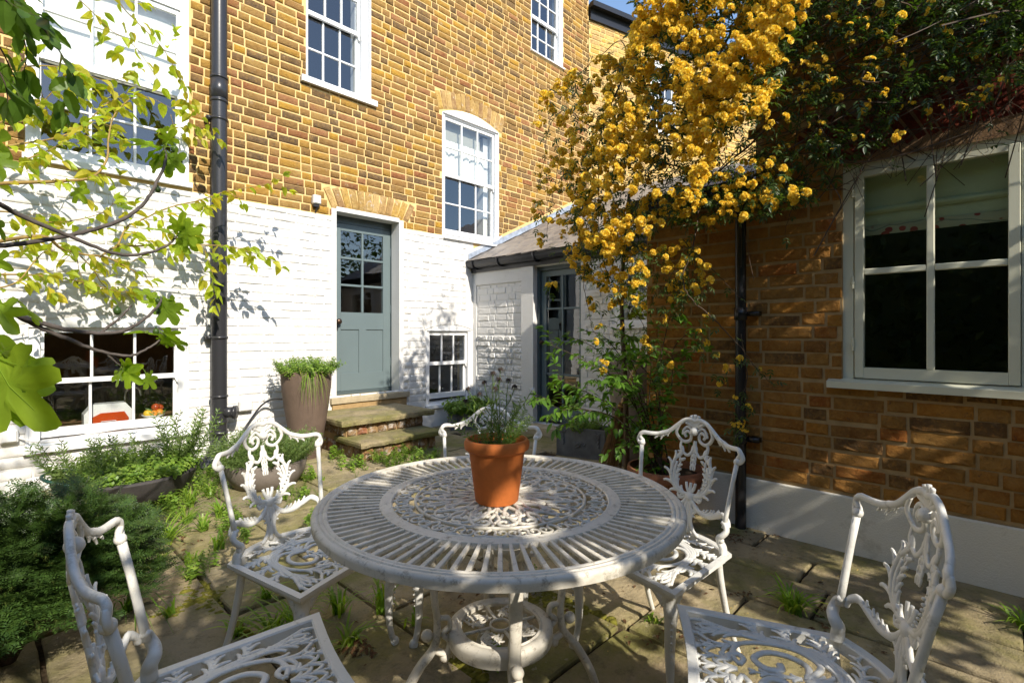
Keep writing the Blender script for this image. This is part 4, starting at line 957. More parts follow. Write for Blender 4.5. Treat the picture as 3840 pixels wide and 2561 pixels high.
parts_b = mb.build('scroll_border', M['table'], T, True)
mb = MB(); N2 = 11
for i in range(N2):
    a = 2*math.pi*i/N2
    def P2(u, v, a=a): c_, s_ = math.cos(a), math.sin(a); return (v*c_-u*s_, v*s_+u*c_)
    stroke(mb, [P2(0, .055), P2(0, .10), P2(0, .15)], .0075, .005, ft, .8, 6, 3)
    for s in (1, -1):
        for L, w in ((((0, .06), (.018, .085), (.045, .11), (.068, .15), (.062, .18), (.044, .182), (.040, .166), (.050, .160)), .006),
                     (((0, .10), (.010, .13), (.028, .145), (.034, .165), (.022, .175), (.014, .165)), .005),
                     (((.062, .165), (.066, .20), (.050, .232), (.024, .238), (.012, .222), (.022, .207), (.034, .213)), .0055),
                     (((0, .155), (.012, .19), (.006, .215), (-.002, .228)), .005),
                     (((.045, .236), (.058, .247), (.07, .24)), .005),
                     (((.012, .068), (.022, .075), (.028, .092), (.02, .098)), .0045)):
            stroke(mb, [P2(s*p[0], p[1]) for p in L], w*1.12, w*.85, ft, .85, 6, 3)
    stroke(mb, [P2(0, .228), P2(0, .256)], .006, .005, ft, .8, 5, 0)
mb.lathe([(.0001, TZ-.012), (.060, TZ-.012), (.064, TZ-.006), (.060, TZ-.001), (.045, TZ-.002), (.0001, TZ-.002)], 40)
mb.build('scroll_centre', M['table'], T, True)
for k in range(4):
    mb = MB(); P3 = lambda r_, z: (r_, 0, z)
    mb.tube(cr([P3(.235, .682), P3(.215, .60), P3(.207, .50), P3(.200, .40), P3(.192, .33), P3(.200, .26), P3(.245, .20), P3(.290, .12), P3(.315, .05), P3(.335, .012), P3(.36, .012), P3(.372, .035), P3(.36, .052), P3(.348, .042)], 5),
            taper(.024, .017, 20)+taper(.017, .022, 12)+taper(.022, .012, 34), 10, sx=.62, up=(0, 1, 0))
    mb.tube(cr([P3(.20, .25), P3(.165, .235), P3(.155, .27), P3(.175, .295), P3(.155, .315), P3(.16, .34), P3(.185, .345), P3(.195, .37)], 4), taper(.014, .010, 29), 8, sx=.7, up=(0, 1, 0))
    mb.ball(P3(.222, .295), .018, 10, 8); mb.ball(P3(.222, .56), .012, 8, 6); mb.ball(P3(.17, .225), .016, 8, 6)
    mb.tube(cr([P3(.218, .60), P3(.26, .62), P3(.32, .665), P3(.35, .684)]), taper(.016, .009, 19), 8, sx=.6, up=(0, 1, 0))
    o = mb.build('leg', M['table'], T, True); o.rotation_euler = (0, 0, 2*math.pi*k/4+math.pi)
smooth_by_angle(MB().lathe([(.118, .293), (.118, .303), (.122, .306), (.128, .303), (.134, .306), (.150, .306), (.158, .300), (.160, .290), (.158, .262), (.152, .262), (.150, .290)], 72, closed=True).build('shelf_ring', M['table'], T), 45)
mb = MB(); mb.lathe([(.028, .294), (.028, .303), (.034, .303), (.034, .294)], 28, closed=True); fz = lambda x, y: (x, y, .298)
for k in range(4):
    a = k*math.pi/2+.2; stroke(mb, [(.033*math.cos(a), .033*math.sin(a)), (.12*math.cos(a), .12*math.sin(a))], .006, .006, fz, .7, 6, 0)
    for j in range(5):
        b_ = a+.45+j*.16; rr_ = .062+.018*(j % 3)
        for q_ in range(5):
            c_ = b_+q_*1.26; stroke(mb, [(rr_*math.cos(b_), rr_*math.sin(b_)), (rr_*math.cos(b_)+.012*math.cos(c_), rr_*math.sin(b_)+.012*math.sin(c_)), (rr_*math.cos(b_)+.018*math.cos(c_+.3), rr_*math.sin(b_)+.018*math.sin(c_+.3))], .0055, .003, fz, .7, 5, 2)
    stroke(mb, [(.05*math.cos(a+.3), .05*math.sin(a+.3)), (.09*math.cos(a+.5), .09*math.sin(a+.5)), (.12*math.cos(a+.8), .12*math.sin(a+.8))], .005, .004, fz, .7, 5, 3)
    stroke(mb, [(.05*math.cos(a+1.3), .05*math.sin(a+1.3)), (.09*math.cos(a+1.1), .09*math.sin(a+1.1)), (.12*math.cos(a+.9), .12*math.sin(a+.9))], .005, .004, fz, .7, 5, 3)
mb.build('shelf_ornament', M['table'], T, True)
# ---- pots ----
def pot(name, label, loc, prof, mat, soil_r, soil_z, n=48, scale=(1, 1, 1), rz=0, cat='plant pot'):
    p = thing(name, label, cat, loc, rz); p.scale = scale
    smooth_by_angle(MB().lathe(prof, n).build('pot_body', M[mat], p), 40)
    mb = MB(); mb.lathe([(.0001, soil_z+.006)]+[(soil_r*(i+1)/5, soil_z+.004*math.sin(i*2.1)) for i in range(5)], 24)
    mb.v = [(x, y, z+.006*noise.noise(Vector((x*30, y*30, 1)))) for x, y, z in mb.v]; mb.build('soil', M['soil'], p, True)
    return p
pot('terracotta_pot', 'bright terracotta pot standing in the middle of the white table', (1.068, 1.098, TZ+.001), [(.0001, 0), (.060, 0), (.064, .004), (.083, .148), (.0865, .150), (.090, .153), (.0955, .157), (.0975, .166), (.0975, .176), (.093, .184), (.087, .186), (.084, .182), (.081, .16), (.078, .14)], 'terracotta', .080, .158, 56)
pot('tall_brown_planter', 'tall tapering brown planter of thyme left of the grey-green house door', (2.185, 4.90, 0), [(.0001, 0), (.125, 0), (.132, .01), (.165, .25), (.205, .50), (.228, .70), (.232, .80), (.228, .835), (.218, .84), (.212, .83), (.21, .78)], 'brownpot', .21, .79)
pot('low_bowl_planter', 'grey-brown round bowl planter behind the far left armchair', (1.57, 4.25, 0), [(.0001, .0), (.21, .0), (.235, .012), (.285, .10), (.305, .19), (.300, .20), (.288, .20), (.28, .17)], 'greypot', .28, .165)
pot('long_bowl_planter', 'wide charcoal bowl planter of herbs under the kitchen window', (.72, 4.52, 0), [(.0001, 0), (.27, 0), (.30, .012), (.38, .10), (.42, .20), (.415, .215), (.395, .215), (.385, .19)], 'darkbowl', .385, .185)
pot('tall_grey_planter', 'tall grey-brown planter of dark grass against the right end of the lean-to', (4.16, 2.46, 0), [(.0001, 0), (.145, 0), (.155, .012), (.19, .30), (.225, .60), (.245, .85), (.248, .95), (.24, .965), (.228, .96), (.225, .90)], 'greypot', .225, .91)
pot('wide_terracotta_planter', 'weathered wide terracotta planter on the paving behind the right armchair', (3.035, 1.575, 0), [(.0001, 0), (.155, 0), (.165, .01), (.205, .20), (.222, .285), (.232, .29), (.238, .30), (.240, .335), (.235, .350), (.222, .352), (.216, .34), (.21, .29)], 'terracotta_old', .213, .30)
def trough(label, loc, w, d, h, rz):
    p = thing('lead_planter', label, 'planter', loc, rz); t = .014
    MB().box(-w/2, w/2, -d/2, -d/2+t, 0, h, .004).box(-w/2, w/2, d/2-t, d/2, 0, h, .004).box(-w/2, -w/2+t, -d/2+t, d/2-t, 0, h, .003).box(w/2-t, w/2, -d/2+t, d/2-t, 0, h, .003).box(-w/2-.004, w/2+.004, -d/2-.004, -d/2, h-.018, h).box(-w/2-.004, w/2+.004, -d/2-.003, -d/2, 0, .014).build('box_body', M['leadbox'], p)
    MB().grid(10, 6, lambda u, v: (lerp(-w/2+t, w/2-t, u), lerp(-d/2+t, d/2-t, v), h-.04+.012*noise.noise(Vector((u*5, v*5, 2))))).build('soil', M['soil'], p, True)
    f2 = lambda x, z: (x, -d/2-.004, z); u2 = lambda x, z: Vector((0, -1, 0)); o = MB()
    for s in (1, -1):
        stroke(o, [(0, h*.45), (s*.02, h*.5), (s*.04, h*.42), (s*.06, h*.52)], .009, .005, f2, .8, 6, 3, u2); stroke(o, [(0, h*.42), (s*.025, h*.36), (s*.05, h*.33)], .007, .004, f2, .8, 6, 3, u2)
        for k in range(4): stroke(o, [(s*w*.36, h*(.42+.13*k)), (s*w*.36+.012, h*(.48+.13*k)), (s*w*.36-.01, h*(.53+.13*k))], .010, .005, f2, .8, 6, 3, u2)
        stroke(o, [(s*w*.36-.03, h*.88), (s*w*.36, h*.80), (s*w*.36+.03, h*.88)], .009, .006, f2, .8, 6, 3, u2)
    stroke(o, [(0, h*.38), (0, h*.55)], .011, .008, f2, .9, 6, 0, u2); o.build('relief_ornament', M['leadbox'], p, True)
trough('dark lead trough planter with relief ornament in front of the glazed door step', (4.13, 3.0, 0), .50, .26, .285, R(-75))
trough('small lead trough planter of daisies in the white corner by the low window', (4.30, 4.93, 0), .50, .26, .24, R(-30))
# broom
BR = thing('besom_broom', 'twig besom broom leaning by the tall grey planter, pale handle up', 'broom', (0, 0, 0))
p0 = at(2275, 1745, 4.15); p0.z = .02; p1 = at(2335, 1510, 4.05); p2_ = at(2475, 1150, 3.80)
d0 = (p1-p0).normalized(); 
MB().tube(cr([p0+d0*.1, p1, (p1+p2_)/2+Vector((0, 0, .01)), p2_]), .016, 10).build('broom_handle', M['wood'], BR, True)
mb = MB(); rr = random.Random(4); bn = d0.orthogonal().normalized(); bt = d0.cross(bn)
for i in range(170):
    a = rr.uniform(0, 6.28); r1 = math.sqrt(rr.random()); top = p1+(bn*math.cos(a)+bt*math.sin(a))*.028*r1-d0*rr.uniform(0, .05); bot = p0+(bn*math.cos(a)+bt*math.sin(a))*.11*r1+d0*rr.uniform(-.0, .10); bot.z = max(bot.z, .01)
    mb.tube([top, (top+bot)/2+Vector((rr.uniform(-.01, .01), rr.uniform(-.01, .01), 0)), bot], [.0022, .002, .001], 3, False)
mb.build('bristles', M['bristle'], BR); MB().tube([p1-d0*.03, p1-d0*.02], .033, 12).tube([p1-d0*.09, p1-d0*.08], .04, 12).build('binding', M['twig_y'], BR)
# hose coils on the left
mb = MB(); pts = []
for i in range(50):
    a = i/49*2*math.pi*1.6; pts.append((.42+.17*math.cos(a), 4.35+.12*math.sin(a), .16+.13*math.sin(a*.5+.4)+.01*i/10))
mb.tube(pts, .009, 8); tag(mb.build('garden_hose', M['hose'], None, True), 'dark green garden hose coiled between the yew and the charcoal bowl planter', 'hose')
# ================= PLANTS =================
def leaf(L=1.0, W=.45, n=4, fold=.18, droop=.25, tip=1.0, ser=0, name='leaf', seed=0):
    rr = random.Random(seed); mb = MB(); rows = []
    for i in range(n+1):
        t = i/n; w = W*.5*(math.sin(math.pi*min(1, t**.8*.97+.02))**.8)*(1 if t < 1 else 0); y = L*t; z = -droop*L*t*t+.03*math.sin(t*6+seed)
        if ser and 0 < i < n: w *= 1+ser*(1 if i % 2 else -1)
        rows.append((w, y, z))
    for w, y, z in rows: mb.v += [(-w, y, z+w*fold*2), (0, y, z), (w, y, z+w*fold*2)]
    for i in range(n):
        a = i*3; mb.f += [(a, a+1, a+4, a+3), (a+1, a+2, a+5, a+4)]
    return mb
def place(mb, src, Mx):
    mb.add([tuple(Mx @ Vector(v)) for v in src.v], src.f)
def frame_(pos, d, nrm, s, sx=1.0):
    d = Vector(d).normalized(); n_ = Vector(nrm); n_ = n_-d*d.dot(n_)
    if n_.length < 1e-5: n_ = d.orthogonal()
    n_.normalize(); x = d.cross(n_)
    Mx = Matrix((x*s*sx, d*s, n_*s)).transposed().to_4x4(); Mx.translation = pos; return Mx
def rv(a=1.0): return Vector((random.gauss(0, 1), random.gauss(0, 1), random.gauss(0, 1))).normalized()*a
def fig_leaf(seed, lobes=5):
    rr = random.Random(seed); mb = MB(); N = 56; out = []
    C0 = (0, .42)
    for i in range(N):
        a = -math.pi/2+2*math.pi*i/N; th = a-math.pi/2; th = (th+math.pi) % (2*math.pi)-math.pi   # 0 = tip
        best = 0
        for c, l, w in ((0, .60, .42), (1.02, .54, .36), (-1.02, .54, .36), (2.0, .44, .40), (-2.0, .44, .40)):
            best = max(best, l*math.exp(-abs((th-c)/w)**3*.50))
        r = max(.27, best)*(1+.05*rr.uniform(-1, 1)); 
        if abs(abs(th)-math.pi) < .25: r = .36
        out.append((C0[0]+r*math.sin(-th)*.98, C0[1]+r*math.cos(th)))
    zf = lambda x, y: .10*abs(x)**1.0*.9-.35*(y-.4)**2+.025*math.sin(x*17+seed)+.02*math.sin(y*15)
    mid = [(lerp(C0[0], x, .55), lerp(C0[1], y, .55)) for x, y in out]
    mb.v = [(C0[0], C0[1], 0)]+[(x, y, zf(x, y)) for x, y in mid]+[(x, y, zf(x, y)) for x, y in out]
    for i in range(N):
        j = (i+1) % N; mb.f += [(0, 1+i, 1+j), (1+i, 1+N+i, 1+N+j, 1+j)]
    for a in (0, 1.02, -1.02, 2.0, -2.0):
        e = [(C0[0]*(1-q)+0*q+math.sin(a)*.45*q, .06*(1-q)+(.42+math.cos(a)*.45)*q) for q in (0, .5, .9)]; mb.tube([(x, y, zf(x, y)+.004) for x, y in e], [.007, .005, .003], 3, False)
    mb.tube([(0, -.25, .03), (0, .0, 0), (0, .1, 0)], [.012, .012, .008], 4); return mb
def tuft_blades(mb, base, n, h, spread, w=.006, seed=0, wild=.5, lean=None):
    rr = random.Random(seed)
    for i in range(n):
        a = rr.uniform(0, 6.28); hh = h*rr.uniform(.45, 1.1); sp = spread*rr.uniform(.2, 1.1); o = Vector((rr.gauss(0, .012), rr.gauss(0, .012), 0))
        d = Vector((math.cos(a), math.sin(a), 0)); 
        if lean: d = (d+Vector(lean)).normalized()
        side = Vector((-d.y, d.x, 0)); pts = []; m = 6; b = len(mb.v)
        for k in range(m+1):
            t = k/m; p = Vector(base)+o+d*sp*(t**1.5)+Vector((0, 0, hh*(t-wild*rr.uniform(.85, 1.1)*t**3))); ww = w*rr.uniform(.9, 1.1)*(1-t**2.2)+.0004
            mb.v += [tuple(p-side*ww), tuple(p+side*ww)]
        for k in range(m): q = b+2*k; mb.f.append((q, q+1, q+3, q+2))
def sprig(kind, seed):
    rr = random.Random(seed); mb = MB()
    if kind == 'needle':      # feathery upright sprig, height 1
        bend = rr.uniform(-.15, .15); f = lambda t: Vector((bend*t*t, .06*math.sin(t*3), t))
        mb.tube([f(i/5) for i in range(6)], taper(.012, .004, 6), 3)
        for i in range(30):
            t = .12+.88*i/30; a = i*2.4; d = Vector((math.cos(a), math.sin(a), .9)).normalized(); place(mb, leaf(.16*(1.1-.5*t), .030, 2, 0, .2), frame_(f(t), d, Vector((-d.y, d.x, .3)), 1))
    elif kind == 'thyme':
        bend = rr.uniform(-.3, .3); f = lambda t: Vector((bend*t*t, .1*math.sin(t*2+seed), t))
        mb.tube([f(i/4) for i in range(5)], taper(.012, .005, 5), 3)
        for i in range(22):
            t = .1+.9*i/22; a = i*1.57+rr.uniform(-.4, .4); d = Vector((math.cos(a), math.sin(a), .55)).normalized(); place(mb, leaf(.19*(1.15-.5*t), .10, 2, .1, .2), frame_(f(t), d, (0, 0, 1), 1))
    elif kind == 'broad':
        bend = rr.uniform(-.3, .3); f = lambda t: Vector((bend*t*t, .1*math.sin(t*2+seed), t))
        mb.tube([f(i/4) for i in range(5)], taper(.016, .006, 5), 3)
        for i in range(14):
            t = .12+.88*i/14; a = (i//2)*1.57+(i % 2)*math.pi+rr.uniform(-.3, .3); d = Vector((math.cos(a), math.sin(a), .35)).normalized(); place(mb, leaf(.30*(1.1-.45*t), .20, 3, .12, .3), frame_(f(t), d, (0, 0, 1), 1))
    return mb
def plant(name, label, cat, loc=(0, 0, 0), group=None): return thing(name, label, cat, loc, 0, group)
def sprig_mass(P, protos, n, fpos, fh, m, partname='sprig', nparts=60, tilt=.5):
    items = []
    for i in range(n):
        p, out_ = fpos(); d = (Vector((0, 0, 1))+Vector(out_)*tilt+rv(.25)).normalized(); h = fh()
        q = Vector((0, 0, 1)).rotation_difference(d).to_matrix().to_4x4()
        items.append((random.randrange(len(protos)), Matrix.Translation(p) @ q @ Matrix.Rotation(random.uniform(0, 6.28), 4, 'Z') @ Matrix.Scale(h, 4)))
    scatter(partname, protos, items, P, m, nparts, 'foliage', root_m=Matrix.Translation(P.location))
def disc_pos(r, z, sx=1.0):
    def f():
        a = random.uniform(0, 6.28); q = r*math.sqrt(random.random()); return Vector((q*math.cos(a)*sx, q*math.sin(a), z)), (math.cos(a)*q/r, math.sin(a)*q/r, 0)
    return f
random.seed(21)
thy = [sprig('thyme', k).mesh('sprig') for k in range(5)]; ndl = [sprig('needle', k).mesh('sprig') for k in range(5)]; brd = [sprig('broad', k).mesh('sprig') for k in range(5)]
cp = lambda L: [m_.copy() for m_ in L]
# pots' plants
P = plant('thyme_plant', 'bright green thyme and trailing grass on top of the tall brown planter', 'herb', (2.185, 4.90, .79))
sprig_mass(P, cp(thy), 230, disc_pos(.21, 0), lambda: random.uniform(.10, .20), M['l_herb'], tilt=.9)
mb = MB()
for k in range(5): tuft_blades(mb, (-.10+.03*k, -.15-.01*k, .02), 9, .14, .16, .004, k, 2.9, (-.2, -1.2, 0))
mb.build('trailing_grass', M['l_grass'], P)
mb = MB(); tuft_blades(mb, (-.12, -.05, .0), 8, .26, .30, .0022, 9, .9, (-1.0, -.2, 0)); mb.build('dry_grass_stalk', M['twig_y'], P)
P = plant('santolina_plant', 'feathery bright green bush in the round bowl behind the far left armchair', 'plant', (1.57, 4.25, .165))
sprig_mass(P, cp(ndl), 300, disc_pos(.26, 0), lambda: random.uniform(.16, .30), M['l_lav'], tilt=1.1)
P = plant('oregano_plant', 'low spreading oregano and mint filling the charcoal bowl planter', 'herb', (.72, 4.52, .185))
sprig_mass(P, cp(brd), 330, disc_pos(.39, 0), lambda: random.uniform(.06, .15), M['l_herb'], nparts=120, tilt=.8)
for k, (x, y, h, lab) in enumerate(((.45, 4.40, .36, 'open rosemary bush at the left of the charcoal bowl, against the window sill'), (1.02, 4.62, .44, 'tall loose rosemary at the right end of the charcoal bowl planter'), (.68, 4.55, .30, 'small rosemary in the middle of the charcoal bowl planter'))):
    P = plant('rosemary_plant', lab, 'herb', (x, y, .19))
    sprig_mass(P, cp(ndl), 34, disc_pos(.10, 0), lambda: random.uniform(.5, 1.05)*h, M['l_lav'], nparts=34, tilt=.7)
# daisy in the table pot
P = plant('daisy_plant', 'leggy daisy with dark spent flower heads growing in the terracotta pot on the table', 'flower', (1.068, 1.098, TZ+.158))
PL = Vector(P.location); heads = [(1848, 1398), (1877, 1384), (1871, 1421), (1815, 1433), (1907, 1424), (1931, 1449), (1754, 1457), (1746, 1502), (1996, 1460), (1800, 1475), (1858, 1455)]
sprig_mass(P, cp(ndl), 26, disc_pos(.035, 0), lambda: random.uniform(.07, .15), M['l_daisy'], nparts=26, tilt=.8)
for k, (hx, hy) in enumerate(heads):
    h = at(hx, hy, 1.50+.06*math.sin(k*2.3))-PL; b = Vector((random.uniform(-.02, .02), random.uniform(-.02, .02), 0))
    st_ = MB(); path = cr([b, b+Vector((h.x*.25, h.y*.25, h.z*.4)), b*.2+Vector((h.x*.75, h.y*.75, h.z*.75)), h], 5); st_.tube(path, .0011, 4)
    for i in range(3, len(path)-4): place(st_, leaf(.028, .006, 2, 0, .3), frame_(path[i], rv()+Vector((0, 0, .5)), (0, 0, 1), 1))
    so_ = st_.build('flower_stem', M['l_daisy'], P)
    d = (Vector((0, 0, 1))+rv(.5)).normalized(); fr_ = frame_(h, d.orthogonal(), d, 1)
    hd = MB(); hd.ball((0, 0, 0), .0052, 8, 5, .8); hd.v = [tuple(fr_ @ Vector(v)) for v in hd.v]
    for i in range(16):
        a = i*.393+random.uniform(-.1, .1); dd = fr_.to_3x3() @ Vector((math.cos(a), math.sin(a), random.uniform(-.5, .3))); place(hd, leaf(.0125, .0028, 2, 0, .3), frame_(h, dd, d, 1))
    hd.build('flower_head', M['seedhead'] if k != 8 else M['petal_w'], so_)
# corner trough
P = plant('fleabane_plant', 'bright lime foliage with tiny white daisies in the small lead trough in the corner', 'flower', (4.30, 4.93, .20))
sprig_mass(P, cp(brd), 150, disc_pos(.16, 0, 1.5), lambda: random.uniform(.10, .22), M['l_herb'], tilt=1.0)
dz = MB()
for i in range(12):
    a = i*.524; place(dz, leaf(.5, .12, 2, 0, 0), frame_(Vector(), Vector((math.cos(a), math.sin(a), .1)), (0, 0, 1), 1))
dz = dz.mesh('daisy_flower')
items = [(0, Matrix.Translation((random.gauss(0, .17), random.gauss(0, .10), random.uniform(.10, .36))) @ Matrix.Rotation(random.uniform(-.9, .9), 4, 'X') @ Matrix.Scale(.018, 4)) for i in range(90)]
scatter('daisy_flower', [dz], items, P, M['petal_w'], 90)
P = plant('alpine_daisy_plant', 'small green plant with white flowers in the dark lead trough', 'flower', (4.13, 3.0, .24))
sprig_mass(P, cp(thy), 120, disc_pos(.12, 0, 1.0), lambda: random.uniform(.08, .16), M['l_herb'], tilt=.8)
dz2 = dz.copy(); items = [(0, Matrix.Translation((random.gauss(0, .05), random.gauss(0, .14), random.uniform(.08, .22))) @ Matrix.Rotation(random.uniform(-.9, .9), 4, 'X') @ Matrix.Scale(.016, 4)) for i in range(60)]
scatter('daisy_flower', [dz2], items, P, M['petal_w'], 60)
P = plant('dark_grass_plant', 'dark strappy grass with two broad upright blades in the tall grey planter', 'plant', (4.16, 2.46, .91))
mb = MB()
for k in range(16): a = k*.39; tuft_blades(mb, (.12*math.cos(a)*(k % 3)/2, .12*math.sin(a)*(k % 3)/2, 0), 14, .26, .17, .004, 60+k, .9)
mb.build('grass_blades', M['l_shrub'], P)
mb = MB(); tuft_blades(mb, (-.02, .03, 0), 3, .42, .08, .018, 3, .15); tuft_blades(mb, (-.04, -.06, 0), 2, .36, .12, .016, 7, .3); mb.build('broad_blades', M['l_shrub'], P)
# ---- shrub in the wide terracotta planter ----
def branchy(P, paths, leafm, protos, m_wood, lsize, step, part='leaf', nparts=300, r0=.006, twigs=0, twig_len=.15, droop=.3, name='branch', flat=.4, tipcluster=0, jit=.4, sides=6, root=Vector()):
    items = []
    def leaves_on(path, every, d0=0):
        acc = 0; sgn = 1
        for i in range(1, len(path)):
            acc += (path[i]-path[i-1]).length
            if acc > every*random.uniform(.7, 1.3):
                acc = 0; T = (path[i]-path[i-1]).normalized(); sd = T.cross(Vector((0, 0, 1)))
                if sd.length < .1: sd = T.orthogonal()
                sd.normalize(); sgn = -sgn
                d = T*.6+sd*sgn*.9+rv(jit)+Vector((0, 0, -droop)); nn = Vector((0, 0, 1))+rv(flat)
                items.append((random.randrange(len(protos)), frame_(path[i]-root, d, nn, lsize*random.uniform(.6, 1.15))))
        T = (path[-1]-path[-3]).normalized()
        for k in range(1+tipcluster): items.append((random.randrange(len(protos)), frame_(path[-1]-root, T+rv(.35+.25*k), Vector((0, 0, 1))+rv(.6), lsize*random.uniform(.6, 1.0))))
    for pth, ra, rb_, every in paths:
        path = cr(pth, 6); mb = MB(); mb.tube([p-root for p in path], taper(ra, rb_, len(path)), sides); 
        o = mb.build(name, m_wood, P, True); leaves_on(path, every)
        tw = MB()
        for k in range(int(twigs*len(path)/10)):
            i = random.randrange(2, len(path)-1); T = (path[i]-path[i-1]).normalized(); d = (T*.7+rv(.9)); d.z *= .6; d.normalize(); l = twig_len*random.uniform(.4, 1.2)
            tp_ = cr([path[i], path[i]+d*l*.5+rv(.1*l), path[i]+d*l+rv(.2*l)+Vector((0, 0, -.1*l))], 4); tw.tube([p-root for p in tp_], taper(rb_*.9, rb_*.4, len(tp_)), 4, False); leaves_on(tp_, every*.8)
        if tw.v: tw.build('twigs', m_wood, o)['kind'] = 'stuff'
    scatter(part, protos, items, P, leafm, nparts, 'foliage', root_m=Matrix.Translation(root))
    return items
lf = lambda cnt, **k: [leaf(name="leaf", seed=i, **k).mesh('leaf') for i in range(cnt)]
P = plant('viburnum_shrub', 'leafy green shrub in the wide terracotta planter reaching across the glazed door', 'shrub')
b0 = Vector((3.03, 1.59, .31)); ends = [(2060, 1290, 3.35), (2130, 1260, 3.6), (2090, 1420, 3.2), (2050, 1560, 3.2), (2160, 1500, 3.5), (2200, 1370, 3.5), (2300, 1290, 3.6), (2420, 1330, 3.4), (2580, 1250, 3.2), (2520, 1160, 3.3), (2480, 1450, 3.1), (2190, 1240, 3.7), (2010, 1480, 3.3), (2290, 1420, 3.2), (2330, 1250, 3.7)]
paths = []
for i, (x, y, s) in enumerate(ends):
    e = at(x, y, s); b = b0+Vector((random.uniform(-.05, .05), random.uniform(-.05, .05), 0)); h = Vector(b); h = h.lerp(e, .35); h.z = lerp(b.z, max(e.z, .75), .6)+random.uniform(0, .08)
    paths.append(([b, b.lerp(h, .6)+rv(.02), h+rv(.03), h.lerp(e, .6)+rv(.04)+Vector((0, 0, .04)), e], .0055, .0016, .022))
branchy(P, paths, M['l_shrub'], lf(5, L=1, W=.42, n=4, fold=.2, droop=.25), M['twig_r'], .068, .03, twigs=3.2, twig_len=.20, tipcluster=3, nparts=300)
# ---- yellow-green trained tree against the house wall (left) ----
P = plant('plum_tree', 'sunlit yellow-green leafed small tree trained across the left of the house wall', 'tree')
Z = lambda L, s0, s1=None: [at(x, y, lerp(s0, s1 if s1 else s0, i/max(1, len(L)-1))) for i, (x, y) in enumerate(L)]
paths = [
 (Z([(-60, 915), (155, 886), (230, 932), (316, 955), (402, 966), (511, 1021)], 3.3, 4.0), .013, .004, .09),
 (Z([(373, 966), (436, 926), (517, 923), (640, 918), (746, 920), (850, 923), (918, 940), (999, 966)], 3.8, 4.58), .008, .0022, .06),
 (Z([(442, 920), (476, 852), (517, 832), (631, 780), (746, 752), (832, 723), (918, 706), (1005, 689), (1062, 660)], 3.9, 4.7), .008, .0016, .055),
 (Z([(-60, 690), (100, 685), (230, 680), (345, 665), (400, 600), (407, 520), (430, 430), (500, 360)], 3.3, 3.8), .013, .003, .05),
 (Z([(-40, 560), (80, 540), (200, 520), (300, 480), (400, 390), (480, 350)], 3.4, 4.0), .008, .002, .05),
 (Z([(-40, 270), (100, 250), (200, 250), (300, 270), (380, 300), (460, 295)], 3.4, 3.9), .006, .0015, .055),
 (Z([(260, -30), (330, 30), (410, 110), (500, 170), (560, 250), (610, 330)], 3.6, 4.2), .004, .0012, .09),
 (Z([(420, -30), (470, 40), (540, 110), (600, 170), (640, 230), (690, 330), (720, 420), (700, 470)], 3.9, 4.4), .004, .0012, .07),
 (Z([(-60, 1030), (80, 1030), (200, 1040), (320, 1060), (430, 1090), (510, 1100)], 3.3, 4.1), .007, .002, .06),
 (Z([(-60, 790), (60, 800), (150, 830), (260, 830), (380, 800), (430, 760)], 3.2, 4.0), .006, .002, .06),
 (Z([(300, 960), (350, 1010), (380, 1060), (430, 1100), (490, 1110)], 3.9, 4.3), .005, .0015, .05),
 (Z([(-40, 640), (90, 600), (170, 570), (240, 540), (330, 540)], 3.3, 3.9), .006, .0015, .045),
 (Z([(-40, 480), (80, 420), (160, 380), (230, 330), (320, 380)], 3.4, 3.9), .005, .0015, .05),
 (Z([(760, 920), (790, 1000), (800, 1050), (790, 1090)], 4.3, 4.3), .003, .001, .035),
 (Z([(600, 790), (620, 860), (660, 880), (720, 900)], 4.2, 4.4), .003, .001, .05),
 (Z([(-60, 1090), (60, 1060), (130, 980), (180, 940), (260, 960)], 3.2, 3.7), .006, .002, .06),
 (Z([(-60, 160), (60, 200), (120, 280), (160, 360), (180, 430)], 3.4, 3.9), .006, .002, .05),
 (Z([(640, 430), (660, 480), (720, 470), (735, 520)], 4.4, 4.5), .003, .001, .05)]
branchy(P, paths, M['l_yellow'], lf(6, L=1, W=.58, n=4, fold=.25, droop=.35), M['twig_y'], .098, .05, twigs=2.6, twig_len=.22, tipcluster=1, nparts=300, droop=.5, flat=.9)
trunk = MB(); trunk.tube(cr([(-.75, 2.9, -.05), (-.72, 3.0, .7), (-.66, 3.1, 1.5), (-.5, 3.3, 2.3), (-.3, 3.5, 3.0)]), taper(.07, .03, 25), 10); trunk.build('trunk', M['bark'], P, True)
# ---- fig ----
P = plant('fig_tree', 'fig branches with big lobed leaves and small green figs reaching in from the left edge', 'tree')
fb_ = [(Z([(-80, 730), (0, 766), (57, 800), (172, 849), (276, 892), (402, 943), (488, 958), (563, 946), (631, 918), (660, 886)], 1.5, 2.05), .0085, .004),
 (Z([(-80, 930), (0, 922), (115, 909), (230, 889), (344, 863), (448, 829), (510, 790), (557, 740), (591, 677), (620, 608), (617, 551)], 1.6, 2.1), .0085, .005),
 (Z([(-80, 1130), (0, 1162), (86, 1190), (201, 1225), (287, 1242), (373, 1250), (459, 1242), (534, 1202), (591, 1150), (605, 1120)], 1.5, 2.0), .010, .004),
 (Z([(60, 1180), (143, 1225), (247, 1268), (321, 1299), (396, 1322), (488, 1334), (545, 1311), (591, 1282), (610, 1250)], 1.6, 2.0), .008, .003),
 (Z([(396, 1322), (420, 1345), (453, 1374)], 1.85, 1.9), .004, .0025), (Z([(373, 1250), (440, 1200), (480, 1160), (492, 1145)], 1.8, 1.9), .005, .0025)]
for L_, ra, rb_ in fb_:
    path = cr(L_, 6); MB().tube([p+rv(.0015) for p in path], taper(ra, rb_, len(path)), 7).build('branch', M['bark_grey'], P, True)
